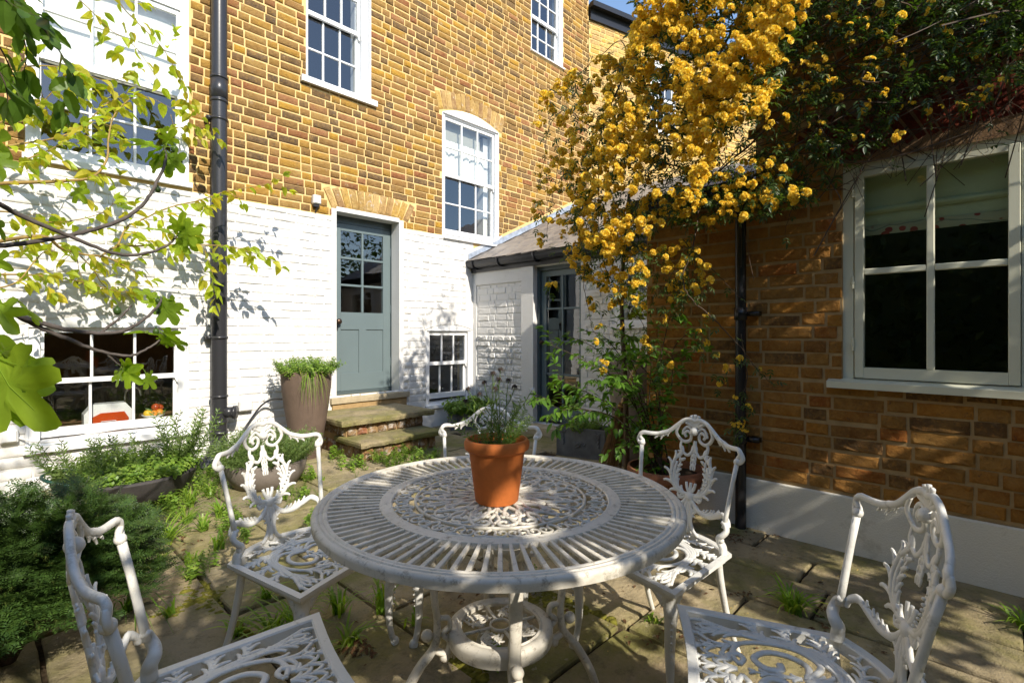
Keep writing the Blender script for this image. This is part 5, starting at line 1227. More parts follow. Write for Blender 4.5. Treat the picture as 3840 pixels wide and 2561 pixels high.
MB().tube(cr([at(-80, 730, 1.5), at(-200, 800, 1.5), (-.42, 1.9, 1.2), (-.5, 2.1, .4), (-.52, 2.2, -.05)]), taper(.012, .06, 25), 8).tube(cr([at(-80, 1130, 1.5), (-.35, 1.9, 1.15), (-.48, 2.1, .5)]), taper(.012, .03, 13), 8).build('trunk', M['bark_grey'], P, True)
figs = [fig_leaf(k).mesh('leaf', M['l_fig'], True) for k in range(5)]
# (base x, base y, tip x, tip y, depth, length m, turn)
FL = [(-50, 1320, 170, 1590, 1.12, .215, .15), (-20, 1400, 190, 1440, 1.17, .15, -.3), (-60, 1280, 160, 1370, 1.22, .17, .9), (-60, 1400, 60, 1560, 1.14, .15, .3), (-40, 960, 60, 1010, 1.3, .08, .3), (-20, 1120, 75, 1280, 1.35, .11, -.2), (70, 1130, 170, 1220, 1.45, .10, 1.1), (-30, 800, 55, 1000, 1.5, .09, .5), (-60, 480, 50, 610, 1.4, .12, .3), (-50, 560, 30, 700, 1.35, .10, -.5),
 (617, 551, 470, 520, 2.05, .14, 1.3), (617, 560, 560, 640, 2.08, .11, .5), (620, 575, 700, 640, 2.1, .12, .2), (615, 560, 640, 690, 2.1, .12, -.3), (617, 545, 520, 600, 2.05, .10, .9), (612, 540, 650, 490, 2.1, .08, 1.0),
 (660, 886, 750, 850, 2.02, .12, .4), (660, 886, 770, 900, 2.06, .12, 1.0), (655, 880, 690, 800, 2.0, .10, 1.3), (660, 880, 560, 840, 2.0, .10, 1.2), (660, 890, 720, 960, 2.05, .09, .2),
 (600, 1120, 530, 1085, 2.0, .09, 1.2), (600, 1120, 660, 1200, 2.0, .13, .1), (600, 1115, 735, 1180, 2.05, .13, 1.2), (598, 1140, 560, 1130, 2.0, .06, .3), (605, 1255, 470, 1225, 1.98, .12, 1.4), (608, 1255, 700, 1290, 1.98, .12, 1.2), (600, 1290, 640, 1260, 1.98, .07, .8), (610, 1250, 690, 1240, 2.0, .08, 1.0),
 (453, 1374, 530, 1430, 1.9, .11, .3), (453, 1370, 560, 1370, 1.9, .09, .9), (545, 1395, 585, 1465, 1.92, .08, .3), (455, 1372, 430, 1440, 1.9, .08, .5), (510, 790, 430, 760, 2.0, .07, 1.0), (280, 700, 340, 780, 2.1, .09, .1)]
for k, (bx, by, tx, ty, s, ln, tn) in enumerate(FL):
    b = at(bx, by, s); t = at(tx, ty, s-.03); d = (t-b).normalized(); back = Vector((-cA, -sA, .25)); nn = (back*math.cos(tn)+d.cross(back)*math.sin(tn))
    o = bpy.data.objects.new('leaf', figs[k % 5]); link(o, P); o.matrix_local = frame_(b, d+Vector((0, 0, -.1)), nn, ln)
for (x, y, s, r_) in ((440, 1166, 1.88, .013), (594, 1168, 1.98, .009), (592, 1128, 1.98, .009), (585, 1243, 1.98, .011), (655, 560, 2.1, .014), (672, 606, 2.1, .013), (592, 712, 2.08, .011)):
    c_ = at(x, y, s); MB().ball(c_, r_, 10, 8, 1.15).tube([c_+Vector((0, 0, r_)), c_+Vector((0, 0, r_*1.8))], r_*.25, 5).build('fig_fruit', M['l_yew'], P, True)
# ---- elm twigs, top left ----
P = plant('elm_branch', 'drooping serrated dark green elm foliage in the top left corner', 'tree')
paths = [(Z([(-60, -60), (60, -10), (120, 60), (180, 130), (240, 220), (290, 310)], 1.55, 1.7), .004, .0012, .030), (Z([(-60, 40), (20, 60), (80, 130), (100, 200), (90, 270)], 1.5, 1.6), .003, .001, .032), (Z([(-60, 120), (0, 180), (40, 260), (80, 340)], 1.45, 1.6), .003, .001, .035), (Z([(-60, 200), (-10, 260), (20, 320), (30, 390)], 1.45, 1.5), .003, .001, .035), (Z([(-40, -60), (20, 0), (50, 60)], 1.4, 1.45), .003, .001, .03)]
branchy(P, paths, M['l_elm'], lf(4, L=1, W=.55, n=8, fold=.12, droop=.2, ser=.07), M['bark'], .082, .03, twigs=1.0, twig_len=.10, tipcluster=1, droop=.9, flat=.8, nparts=200)
MB().tube(cr([at(-60, -60, 1.55), (-.5, 1.6, 2.2), (-1.0, 1.6, 2.4), (-1.3, 1.5, 1.0), (-1.35, 1.5, -.05)]), taper(.006, .06, 25), 8).build('trunk', M['bark'], P, True)
# ---- yew ----
P = plant('yew_shrub', 'dense dark green yew bush with fresh light tips at the bottom left', 'shrub', (.06, 2.62, 0))
def yew_spray(seed):
    rr = random.Random(seed); mb = MB(); 
    def spr(o, d, L, lv):
        n_ = int(L/.065); side = d.cross(Vector((0, 0, 1))).normalized()
        for i in range(n_):
            t = i/n_; p = o+d*L*t+Vector((0, 0, -.12*L*t*t))
            for s in (1, -1): place(mb, leaf(.15*(1.05-t*.4), .042, 2, 0, .1), frame_(p, d*.6+side*s*.85+Vector((0, 0, rr.uniform(-.1, .25))), Vector((rr.uniform(-.4, .4), 0, 1)), 1))
            if lv == 0 and i % 4 == 2 and t < .8:
                for s in (1, -1): spr(p, (d*.8+side*s*.7).normalized(), L*.42*(1-t*.5), 1)
        b = len(mb.v); e = o+d*L+Vector((0, 0, -.12*L)); mb.add([tuple(o-side*.006), tuple(o+side*.006), tuple(e)], [(0, 1, 2)])
    spr(Vector((0, 0, 0)), Vector((0, 1, 0)), 1.0, 0); return mb.mesh('branchlet')
ys_ = [yew_spray(k) for k in range(4)]; items = []; tips = []
tipm = MB(); 
for i in range(8): a = i*.8; place(tipm, leaf(.5, .12, 1, 0, .1), frame_(Vector((0, i*.03, 0)), Vector((math.cos(a)*.6, 1, math.sin(a)*.6)), (0, 0, 1), 1))
tipm = tipm.mesh('fresh_tip')
for i in range(1500):
    u = random.uniform(0, 6.28); cz = random.uniform(-.25, 1.0); sr = math.sqrt(max(0, 1-cz*cz)); nrm = Vector((sr*math.cos(u), sr*math.sin(u), cz)); k = random.choice((1, 1, 1, .82, .66))*random.uniform(.88, 1.06)
    k *= 1+.10*noise.noise(nrm*2.3)
    c_ = Vector((nrm.x*.47*k, nrm.y*.45*k, .30+nrm.z*.33*k)); 
    if c_.z < .02: continue
    d = (nrm*Vector((1, 1, .5))+rv(.55)+Vector((0, 0, .25))).normalized(); L = random.uniform(.09, .15)
    p = c_-d*L*.75; items.append((random.randrange(4), frame_(p, d, Vector((0, 0, 1))+nrm*.4+rv(.3), L)))
    if random.random() < .55 and k > .8: tips.append((0, frame_(p+d*L*.96+Vector((0, 0, -.1*L)), d, (0, 0, 1), random.uniform(.03, .05))))
scatter('branchlet', ys_, items, P, M['l_yew'], 300, 'dense_branchlets', root_m=Matrix.Translation((.06, 2.62, 0)))
scatter('fresh_tip', [tipm], tips, P, M['l_yewtip'], 150, 'fresh_tips', root_m=Matrix.Translation((.06, 2.62, 0)))
mb = MB()
for i in range(14): a = i*.45; mb.tube(cr([(0, 0, 0), (.1*math.cos(a), .1*math.sin(a), .15), (.3*math.cos(a), .28*math.sin(a), .3+.15*math.sin(i*1.7))]), taper(.02, .006, 13), 6)
mb.build('stems', M['bark'], P, True)
MB().ball((0, 0, .26), .24, 14, 10, .8).build('inner_thicket', M['l_yew'], P, True)
# ---- grass tufts in the joints ----
def gpt(x, y): t = (x-1920)/FPX; s = CAMH*FPX/(y-1250); return (s*(cA+sA*t), s*(sA-cA*t), 0)
TF = [(1099, 2373, 26, .27, .22, 'largest grass tuft, under the left edge of the table beside the chair leg'), (1025, 2385, 18, .22, .24, 'arching grass tuft left of the largest one by the rear chair leg'), (1270, 2300, 16, .22, .15, 'grass tuft under the table edge right of the cabriole chair leg'), (1300, 2420, 14, .16, .20, 'drooping grass tuft beside the dead leaves below the table'), (1435, 2290, 22, .26, .17, 'upright grass tuft below the front left of the table rim'), (1545, 2345, 6, .12, .08, 'thin grass shoot at the joint in front of the table leg'),
 (670, 1830, 20, .22, .22, 'grass tuft beside the charcoal bowl planter'), (622, 2035, 34, .24, .26, 'bushy yellow-green grass clump right of the yew'), (560, 1980, 16, .20, .24, 'grass clump touching the yew on its right side'), (717, 1900, 24, .26, .16, 'tall grass clump left of the far armchair'), (818, 2062, 16, .20, .10, 'grass tuft just left of the far left armchair post'), (717, 2112, 10, .15, .08, 'small grass tuft at the end of the long paving joint'), (640, 2308, 8, .13, .07, 'small upright shoot near the moss patch'),
 (825, 1940, 22, .24, .15, 'grass clump seen through the far left armchair frame'), (900, 1830, 14, .18, .12, 'grass growing in front of the round bowl planter'), (950, 1900, 14, .13, .12, 'low tuft behind the far left armchair splat'), (760, 1990, 20, .20, .14, 'grass clump between the paving stones left of the armchair'), (2979, 2295, 34, .21, .17, 'fresh green tuft in the paving to the right of the table'), (3835, 2350, 20, .14, .16, 'dark grass tuft at the right edge of the photo'), (880, 2380, 12, .14, .16, 'tuft beside the rear leg of the far left armchair'), (1210, 1800, 8, .09, .06, 'tiny tuft left of the table rim near the chair post'), (590, 2130, 14, .15, .12, 'short tuft between the yew and the long paving joint'), (1000, 2240, 12, .14, .12, 'small tuft seen under the seat of the far left armchair'), (700, 1960, 16, .22, .18, 'light green clump in the middle of the left hand grasses'), (790, 1860, 14, .18, .14, 'upright clump left of the round bowl planter'), (1200, 2470, 10, .12, .12, 'low tuft by the corner of the nearest left seat'), (2450, 2330, 8, .07, .06, 'tiny shoot in the paving between the right chair legs')]
for k, (x, y, n_, h, sp_r, lab) in enumerate(TF):
    p = gpt(x, y); P = plant('grass_tuft', lab, 'grass', p); mb = MB(); tuft_blades(mb, (0, 0, -.01), int(n_*1.5), h, sp_r*.95, .0058, 100+k, .55); mb.build('grass_blades', M['l_grass'], P)
P = plant('strap_grass', 'long thin arching grass spilling out from under the yew', 'grass', gpt(480, 2290)); mb = MB(); tuft_blades(mb, (0, 0, 0), 30, .26, .40, .003, 5, .95, (.6, -.1, 0)); mb.build('grass_blades', M['l_shrub'], P)
# weeds, moss, dead leaves: nobody could count them
random.seed(5); items = []
zones = [(1480, 1740, 90, 22, 60), (1330, 1760, 40, 25, 26), (1620, 1720, 70, 20, 40), (1000, 1770, 60, 25, 40), (1150, 1800, 50, 20, 26), (760, 1830, 90, 50, 70), (700, 1780, 60, 40, 60), (560, 1880, 60, 40, 30), (740, 2160, 40, 30, 20), (1180, 2000, 50, 30, 14), (1260, 1700, 20, 40, 40), (1850, 2500, 60, 20, 14), (1500, 1700, 60, 10, 50), (640, 1900, 80, 70, 60), (880, 1990, 50, 60, 30), (790, 1760, 50, 50, 50), (1720, 1760, 160, 8, 24), (1990, 2210, 40, 12, 10), (1120, 1870, 60, 30, 30)]
for (x, y, wx, wy, n_) in zones:
    for i in range(n_):
        p = gpt(x+random.gauss(0, wx*.6), y+random.gauss(0, wy*.5)); d = (Vector((0, 0, 1))+rv(.5)).normalized(); q = Vector((0, 0, 1)).rotation_difference(d).to_matrix().to_4x4()
        items.append((random.randrange(10), Matrix.Translation(p) @ q @ Matrix.Rotation(random.uniform(0, 6.28), 4, 'Z') @ Matrix.Scale(random.uniform(.04, .13), 4)))
w_ = merged('paving_weeds', brd+thy, items, M['l_herb']); tag(w_, 'small green weeds growing in the paving joints and round the steps', 'weeds', kind='stuff')
random.seed(8)
leafy = [leaf(L=1, W=.5, n=3, fold=.3, droop=.3, seed=i).mesh('l') for i in range(3)]
M['litter'] = simple('dead_leaf', (.14, .075, .035), .8, .2, .5, 30); M['fallen_petal'] = simple('fallen_petal', (.60, .42, .12), .7, .2, .2)
its = []
for (x, y, wx, wy, n_) in ((1330, 2440, 55, 25, 60), (2850, 2010, 200, 30, 40), (2760, 2010, 40, 20, 40), (1900, 2240, 300, 100, 60), (3100, 2420, 200, 60, 30), (2400, 2380, 200, 60, 30), (700, 2030, 60, 40, 30), (850, 1770, 60, 10, 30), (2780, 2230, 80, 10, 25), (3080, 2300, 20, 80, 30)):
    for i in range(n_): its.append((random.randrange(3), frame_(Vector(gpt(x+random.gauss(0, wx*.7), y+random.gauss(0, wy*.7)))+Vector((0, 0, .005)), (random.gauss(0, 1), random.gauss(0, 1), .1), Vector((0, 0, 1))+rv(.4), random.uniform(.008, .03))))
tag(merged('dead_leaves', leafy, its, M['litter']), 'brown dead leaves scattered in the joints and under the table', 'leaf litter', kind='stuff')
its = [(random.randrange(3), frame_(Vector((random.uniform(1.6, 3.2), random.uniform(.3, 3.0), .006)), (random.gauss(0, 1), random.gauss(0, 1), .05), (0, 0, 1), random.uniform(.006, .013))) for i in range(160)]
tag(merged('fallen_petals', leafy, its, M['fallen_petal']), 'pale yellow petals fallen on the paving', 'petals', kind='stuff')
mb = MB(); random.seed(4)
def moss_patch(x0, y0, x1, y1, w, n_):
    for i in range(n_):
        t = random.random(); p = Vector(gpt(lerp(x0, x1, t), lerp(y0, y1, t)))+Vector((random.gauss(0, w), random.gauss(0, w), -.012)); r_ = random.uniform(.008, .026); b = len(mb.v)
        mb.ball(p, r_, 7, 4, .62)
        for j in range(b, len(mb.v)): v = Vector(mb.v[j]); mb.v[j] = tuple(v+Vector((0, 0, 1))*.006*noise.noise(v*90))
for a in ((600, 2310, 820, 2215, .022, 260), (690, 2190, 790, 2290, .018, 120), (820, 2300, 760, 2170, .012, 60), (990, 2430, 870, 2340, .015, 90), (1950, 2230, 2100, 2270, .018, 160), (1990, 2190, 2120, 2260, .012, 70), (2040, 2210, 2300, 2320, .006, 90), (1700, 2470, 1800, 2540, .02, 120), (2180, 2280, 2120, 2300, .02, 60), (1010, 1790, 1220, 1790, .02, 80), (740, 2100, 700, 2080, .01, 30), (1250, 1730, 1330, 1770, .03, 60)): moss_patch(*a)
mo = mb.build('moss_cushions', M['moss'], None, True); tag(mo, 'yellow-green moss cushions along the paving joints', 'moss', kind='stuff')
# ---- banksia rose ----
RS = plant('banksia_rose', 'rambling rose smothered in double yellow flowers, hanging over the lean-to and the brick outbuilding', 'climbing rose')
random.seed(33)
def flower_cluster(seed, nfl):
    rr = random.Random(seed); mb = MB()
    for k in range(nfl):
        if k == 0: d = Vector((0, 0, 1))
        else: a = k*2.4; e = lerp(.3, 1.5, k/nfl); d = Vector((math.cos(a)*math.sin(e), math.sin(a)*math.sin(e), math.cos(e)))
        c_ = d*.42+Vector((rr.uniform(-.06, .06), rr.uniform(-.06, .06), rr.uniform(-.06, .06))); t1 = d.orthogonal().normalized(); t2 = d.cross(t1); R_ = rr.uniform(.22, .33)
        for ring, (m_, el, rad) in enumerate(((8, .15, 1.0), (8, .6, .85), (6, 1.05, .6), (3, 1.4, .4))):
            for j in range(m_):
                a = 2*math.pi*(j+.5*(ring % 2))/m_+rr.uniform(-.15, .15); u = (t1*math.cos(a)+t2*math.sin(a)); dd = (u*math.cos(el)+d*math.sin(el)); w_v = d.cross(u)*R_*.42*rad; tipp = c_+dd*R_*rad; mid = c_+dd*R_*rad*.6
                b = len(mb.v); mb.v += [tuple(c_), tuple(mid+w_v), tuple(tipp+w_v*.55+d*.02), tuple(tipp-w_v*.55+d*.01), tuple(mid-w_v)]; mb.f += [(b, b+1, b+4), (b+1, b+2, b+3, b+4)]
    return mb.mesh('flower_cluster')
fc = [flower_cluster(k, n_) for k, n_ in enumerate((9, 8, 7, 10, 6, 3))]
def compound(seed):
    mb = MB(); rr = random.Random(seed); mb.tube([(0, 0, 0), (0, .3, .02), (0, .62, 0)], .008, 3)
    for (y, s, a) in ((.22, .36, 1), (.22, .36, -1), (.45, .42, 1), (.45, .42, -1), (.6, .5, 0)):
        place(mb, leaf(1, .36, 3, .2, .25, seed=seed), frame_(Vector((0, y, .01)), Vector((a*.9, .6 if a else 1, rr.uniform(-.2, .1))), Vector((rr.uniform(-.3, .3), 0, 1)), s))
    return mb.mesh('leaf')
cl_ = [compound(k) for k in range(6)]
fl_items = []; lf_items = []
def inpoly(p, poly):
    x, y = p; c = False; j = len(poly)-1
    for i in range(len(poly)):
        xi, yi = poly[i]; xj, yj = poly[j]
        if (yi > y) != (yj > y) and x < (xj-xi)*(y-yi)/(yj-yi)+xi: c = not c
        j = i
    return c
def sample(poly):
    xs = [p[0] for p in poly]; ys = [p[1] for p in poly]
    while True:
        p = (random.uniform(min(xs), max(xs)), random.uniform(min(ys), max(ys)))
        if inpoly(p, poly): return p
def add_fl(p, s, up=None):
    d = (up or (Vector((-.5, -.6, .25))+rv(.55))).normalized(); fl_items.append((random.randrange(6) if s > .03 else 5, frame_(p, d.orthogonal(), d, s)))
def add_lf(p, s, d=None): lf_items.append((random.randrange(6), frame_(p, (d or Vector((-.4, -.2, -.5)))+rv(.8), Vector((-.2, -.4, 1))+rv(.5), s)))
core = [(2390, -330), (3050, -330), (3010, 60), (2930, 330), (2700, 560), (2600, 760), (2480, 830), (2400, 930), (2280, 960), (2180, 900), (2140, 760), (2200, 600), (2240, 440), (2330, 250), (2370, 80)]
left = [(2330, 130), (2160, 250), (2030, 380), (2000, 480), (2080, 560), (2140, 760), (2230, 600), (2300, 400)]
leftb = [(2020, 560), (1965, 700), (1990, 880), (2080, 960), (2150, 1000), (2180, 820), (2120, 620)]
low = [(2140, 900), (2180, 1040), (2300, 1110), (2420, 1080), (2460, 960), (2400, 860)]
mid = [(2420, 950), (2420, 1150), (2560, 1180), (2680, 1060), (2600, 900)]
dark = [(3000, -330), (4000, -330), (4000, 300), (3840, 330), (3420, 480), (3240, 560), (3060, 740), (2860, 790), (2700, 760), (2640, 740), (2720, 560), (2940, 330)]
eave = [(2560, 640), (2500, 820), (2620, 850), (2900, 800), (3060, 740), (2900, 600)]
def vol(poly, n_, X0, X1, fn, clump=None):
    for i in range(n_):
        x, y = sample(poly); X = random.uniform(X0, X1)
        if clump and noise.noise(Vector((x/120, y/120, X*2)))+random.uniform(-.35, .35) < clump: continue
        fn(at_x(x, y, X))
vol(core, 4300, 2.45, 3.0, lambda p: add_fl(p, random.uniform(.028, .058)), -.02)
vol([(2950, -330), (3500, -330), (3450, 60), (3250, 330), (2950, 520), (2800, 560)], 420, 2.7, 3.05, lambda p: add_fl(p, random.uniform(.024, .042)), .12)
vol(core, 2900, 2.6, 3.3, lambda p: add_lf(p, random.uniform(.06, .10)))
vol(left, 46, 2.6, 2.9, lambda p: [add_fl(p+rv(.035), random.uniform(.034, .058)) for _ in range(3)]); vol(left, 110, 2.6, 2.9, lambda p: add_lf(p, random.uniform(.06, .09)), .0)
vol(leftb, 34, 2.6, 2.9, lambda p: [add_fl(p+rv(.03), random.uniform(.028, .046)) for _ in range(2)]); vol(leftb, 50, 2.6, 2.9, lambda p: add_lf(p, random.uniform(.05, .08)))
vol(low, 110, 2.6, 2.95, lambda p: add_fl(p, random.uniform(.03, .05))); vol(low, 160, 2.6, 3.0, lambda p: add_lf(p, random.uniform(.05, .085)))
vol(mid, 34, 2.8, 3.1, lambda p: [add_fl(p+rv(.03), random.uniform(.03, .045)) for _ in range(2)]); vol(mid, 170, 2.8, 3.15, lambda p: add_lf(p, random.uniform(.045, .075)))
vol(dark, 60, 2.85, 3.15, lambda p: [add_fl(p+rv(.03), random.uniform(.022, .036)) for _ in range(2)], .0)
vol(dark, 3000, 2.9, 3.27, lambda p: add_lf(p, random.uniform(.05, .09)), -.05)
vol(eave, 130, 2.75, 3.1, lambda p: add_fl(p, random.uniform(.03, .05))); vol(eave, 420, 2.8, 3.2, lambda p: add_lf(p, random.uniform(.05, .08)))
# roof-top mass behind, hiding the sky
vol([(2450, -330), (4000, -330), (4000, 100), (3000, 150), (2600, 100)], 1500, 3.2, 3.7, lambda p: add_lf(p, random.uniform(.08, .12)))
canes = [(Z([(2700, -200), (2560, 60), (2427, 161), (2347, 276), (2290, 396), (2255, 494), (2244, 603), (2246, 718), (2243, 861), (2225, 960)], 3.15, 3.6), .009, .002),
 (Z([(2360, 250), (2330, 155), (2249, 212), (2190, 260), (2152, 304)], 3.4, 3.6), .004, .0015), (Z([(2255, 494), (2190, 460), (2120, 410), (2060, 480), (2040, 600), (2010, 740)], 3.5, 3.7), .004, .0012),
 (Z([(2100, 560), (2080, 700), (2060, 800), (2050, 900)], 3.6, 3.7), .003, .001), (Z([(2190, 760), (2170, 850), (2190, 960), (2190, 1080), (2210, 1180), (2230, 1250), (2290, 1310), (2330, 1360)], 3.4, 3.3), .003, .001),
 (Z([(2900, -150), (2690, 230), (2700, 430), (2640, 600), (2480, 760), (2300, 920)], 2.9, 3.3), .008, .002), (Z([(2300, 820), (2260, 960), (2330, 1110), (2400, 1200), (2440, 1280), (2480, 1330)], 3.3, 3.2), .0035, .001),
 (Z([(2620, 780), (2600, 920), (2560, 1040), (2590, 1120), (2660, 1180), (2730, 1250), (2800, 1330), (2850, 1400), (2900, 1440)], 3.0, 2.75), .005, .0012), (Z([(2560, 900), (2650, 990), (2740, 1080), (2780, 1120)], 3.1, 3.0), .003, .001),
 (Z([(2780, 1250), (2800, 1400), (2790, 1480), (2800, 1560), (2770, 1640)], 2.9, 2.85), .003, .001), (Z([(3700, -200), (3400, 60), (3100, 260), (2880, 480), (2700, 640), (2560, 760)], 2.35, 3.15), .010, .004),
 (Z([(3900, 100), (3500, 300), (3200, 420), (2960, 560), (2780, 700)], 2.4, 2.9), .007, .003), (Z([(3400, 480), (3200, 600), (3060, 640), (2980, 760), (2940, 880)], 2.55, 2.8), .004, .001), (Z([(3060, 420), (3120, 540), (3300, 560)], 2.6, 2.55), .003, .001), (Z([(3340, 480), (3350, 560), (3330, 620)], 2.5, 2.5), .002, .001), (Z([(3700, 400), (3720, 470), (3700, 540)], 2.35, 2.35), .0015, .001),
 (Z([(2680, -200), (2700, 100), (2690, 230), (2740, 400)], 2.8, 2.9), .004, .0015)]
for L_, ra, rb_ in canes:
    path = cr(L_, 6); o = MB().tube([p+rv(.004) for p in path], taper(ra, rb_, len(path)), 6).build('cane', M['twig_r'], RS, True)
    for i in range(4, len(path), 4):
        if path[i].z < 2.6 or random.random() < .4: add_lf(path[i]+rv(.02), random.uniform(.05, .08))
for (x, y, s, n_, sz) in ((2066, 1070, 3.5, 3, .04), (2330, 1120, 3.3, 5, .042), (2300, 1150, 3.3, 3, .04), (2225, 1150, 3.4, 4, .036), (2200, 1010, 3.45, 4, .036), (2215, 1130, 3.4, 3, .034), (2405, 1270, 3.2, 4, .034), (2440, 1300, 3.2, 2, .034), (2240, 1290, 3.3, 2, .032), (2330, 1225, 3.3, 2, .030), (2270, 1355, 3.3, 2, .034), (2260, 1400, 3.25, 3, .034), (2240, 1225, 3.35, 2, .03), (2380, 1130, 3.2, 4, .034), (2160, 870, 3.5, 3, .04), (2160, 1010, 3.5, 2, .035),
 (2510, 1080, 3.05, 4, .026), (2560, 1040, 3.05, 4, .026), (2490, 1200, 3.05, 3, .026), (2640, 1290, 2.9, 3, .028), (2620, 1310, 2.9, 2, .025), (2690, 1330, 2.9, 3, .026), (2710, 1380, 2.88, 4, .026), (2765, 1350, 2.85, 4, .026), (2700, 1430, 2.9, 3, .026), (2510, 1370, 3.0, 3, .03), (2560, 1100, 3.0, 3, .024), (2760, 1480, 2.85, 2, .024), (2800, 1530, 2.85, 3, .024), (2760, 1590, 2.85, 4, .024), (2790, 1620, 2.85, 3, .024), (2500, 1420, 3.0, 2, .026), (2860, 1385, 2.8, 1, .02), (2640, 1180, 2.95, 3, .022), (2780, 1590, 2.85, 3, .024), (2620, 1240, 2.95, 3, .022),
 (3180, 135, 2.5, 3, .022), (3190, 170, 2.5, 3, .02), (3095, 300, 2.55, 3, .02), (3110, 260, 2.55, 2, .02), (2950, 350, 2.7, 3, .022), (3000, 375, 2.65, 2, .022), (3080, 530, 2.6, 2, .018), (3130, 560, 2.6, 3, .018), (2970, 260, 2.7, 3, .024), (2900, 360, 2.75, 4, .024), (2780, 430, 2.85, 4, .026), (2740, 600, 2.9, 4, .022), (3040, 720, 2.7, 2, .02)):
    for k in range(n_): add_fl(at(x, y, s)+rv(sz*.65), sz*random.uniform(.9, 1.2))
    for k in range(4): add_lf(at(x, y, s)+rv(.045), random.uniform(.05, .075))
scatter('flower_cluster', fc, fl_items, RS, M['flower'], 300, 'more_flowers')
scatter('leaf', cl_, lf_items, RS, M['l_rose'], 300, 'foliage')
# dark stems tangled on the wall over the cream window
tg = MB(); random.seed(12)
for i in range(260):
    x, y = sample(dark); p = at_x(x, y, random.uniform(3.1, 3.3)); d = Vector((random.gauss(0, .15), random.gauss(0, 1), random.gauss(0, .6))).normalized(); l = random.uniform(.2, .7)
    tg.tube(cr([p, p+d*l*.5+rv(.05), p+d*l+rv(.08)], 4), random.uniform(.0015, .004), 4, False)
for i in range(60):
    x = random.uniform(3150, 3800); y = lerp(620, 470, (x-3150)/650)+random.uniform(-120, 20); p = at_x(x, y, 3.29); tg.tube(cr([p, p+Vector((-.02, random.uniform(-.05, .05), -.07)), p+Vector((-.03, random.uniform(-.09, .09), -random.uniform(.08, .17)))], 4), .0013, 4, False)
tg.build('tangled_stems', M['twig_r'], RS)
MB().tube(cr([(3.22, 1.95, 2.2), (3.28, 2.05, 1.5), (3.25, 2.0, .8), (3.2, 1.95, -.05)]), taper(.012, .022, 19), 8).build('cane', M['twig_r'], RS, True)
# ---- garden behind the photographer: what casts the dapples and shows in the panes ----
random.seed(77)
GT = plant('garden_tree', 'spreading leafy tree behind the table, outside the picture, dappling the paving', 'tree', (-1.2, -3.4, 0))
tl = [leaf(L=1, W=.62, n=2, fold=.15, droop=.2, seed=i).mesh('leaf') for i in range(3)]
its = []; GL = Vector(GT.location)
def shade(n_, gx, gy, gz, kx, dens, size=(.08, .13)):
    for i in range(n_):
        p0_ = Vector((random.uniform(*gx), random.uniform(*gy), random.uniform(*gz)))
        k = random.uniform(*kx); k = max(k, (p0_.y+1.0)/(-SUN.y)); p = p0_+SUN*k
        gx_, gy_ = p0_.x+.267*p0_.z, p0_.y+1.333*p0_.z
        if noise.noise(Vector((gx_*1.7, gy_*1.3, 3.1)))+.6*noise.noise(Vector((gx_*6.5, gy_*4.5, 7))) < dens: continue
        if p.y > -.55 and p.x > -.5: continue
        its.append((random.randrange(3), frame_(p-GL, rv(), rv(.8)+Vector((0, -.3, .5)), random.uniform(*size))))
DENS = -.15
shade(17000, (-1.2, 3.6), (-1.2, 2.2), (.0, .7), (2.4, 4.6), -.06, (.09, .14))
shade(800, (2.9, 3.7), (-1.5, 1.3), (.9, 2.2), (1.6, 3.6), -.2, (.09, .14))
shade(650, (-.6, 4.2), (2.4, 4.6), (.0, .3), (4.0, 6.0), .16)
shade(500, (-.6, 1.2), (4.6, 5.4), (.0, 1.6), (6.0, 7.0), .16)
merged('crown', tl, its, M['l_tree'], GT)['kind'] = 'stuff'
tb = MB(); tb.tube(cr([(0, 0, -.05), (.05, .1, 1.2), (.2, .3, 2.2), (.6, .8, 3.0)]), taper(.16, .09, 19), 12)
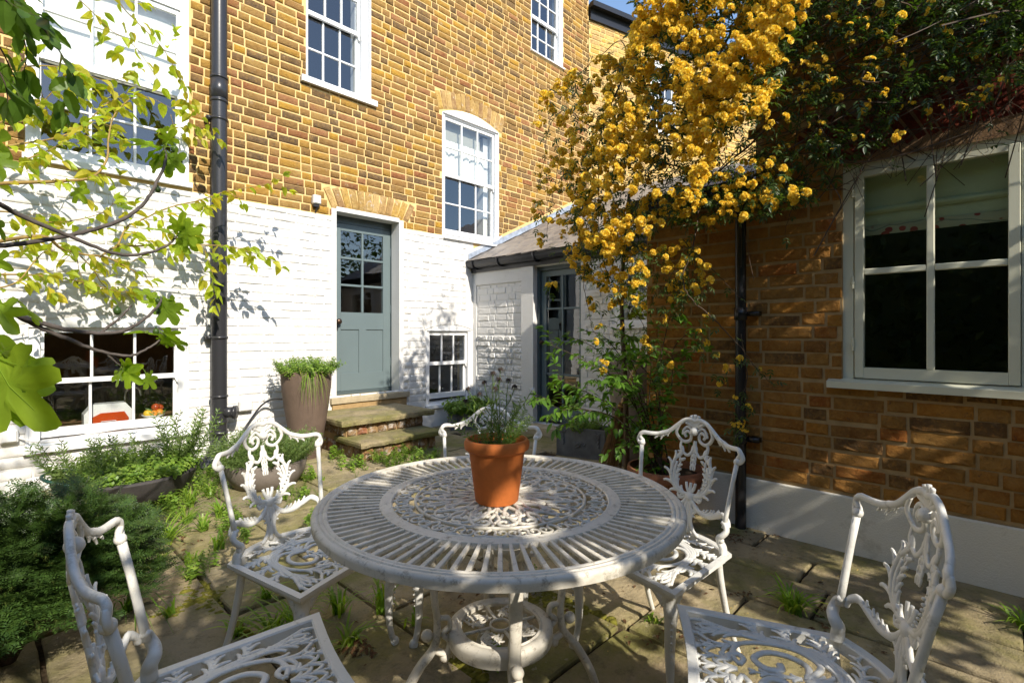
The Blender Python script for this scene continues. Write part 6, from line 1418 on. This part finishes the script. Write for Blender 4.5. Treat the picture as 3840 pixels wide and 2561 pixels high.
for k in range(16):
    a = -1.2+k*.23; e = Vector((.6+2.6*math.cos(a)*(.5+.5*(k % 3)/2), .8+1.4*math.sin(a)+.4, 2.6+1.6*((k*7) % 5)/5)); tb.tube(cr([(.2, .3, 2.2), (.6, .8, 3.0), tuple((Vector((.6, .8, 3.0))+e)/2+Vector((0, 0, .3))), tuple(e)]), taper(.05, .008, 19), 7)
tb.build('trunk', M['bark'], GT, True)
GW = thing('garden_wall', 'brick garden wall behind the viewer, outside the picture', 'wall', (0, -5.0, 0))
MB().box(-4, 9, -.12, .12, -.05, 2.1).build('wall_face', M['brick_old'], GW); MB().box(-4.2, -3.9, .12, 10, -.05, 2.2).build('side_wall', M['brick_old'], GW)
HG = plant('hedge', 'tall leafy hedge along the far garden wall, outside the picture', 'hedge', (0, -8, 0)); its = []
for i in range(9000): its.append((random.randrange(3), frame_(Vector((random.uniform(-4, 12), random.gauss(0, .35), random.uniform(1.0, 5.0+.8*noise.noise(Vector((i*.001, 0, 0)))))), rv(), rv(), random.uniform(.12, .2))))
merged('foliage', tl, its, M['l_tree'], HG)['kind'] = 'stuff'
SH = plant('side_hedge', 'tall leafy hedge on the left boundary, outside the picture', 'hedge', (-3.6, 0, 0)); its = []
for i in range(20000): its.append((random.randrange(3), frame_(Vector((random.gauss(0, .35), random.uniform(-4.5, 6), random.uniform(.1, 4.4))), rv(), rv(), random.uniform(.12, .2))))
merged('foliage', tl, its, M['l_tree'], SH)['kind'] = 'stuff'
MB().box(-.25, .25, -4.5, 6, 0, 4.2).build('inner_thicket', M['l_tree'], SH)  # unseen solid backing, added to close sky gaps in pane reflections
OPP = thing('neighbour_house', 'brick house beyond the garden behind the viewer, outside the picture', 'house', (0, -16, 0)); MB().box(-9, 12, -4, 0, -.05, 5.2).build('wall', M['brick_old'], OPP); MB().prism([(-9.3, 5.2), (12.3, 5.2), (11, 7.0), (-8, 7.0)], -4, 0).build('roof', M['slate'], OPP)
# glass panes need no thickness of their own; keep every thing's transform clean
bpy.context.view_layer.update()
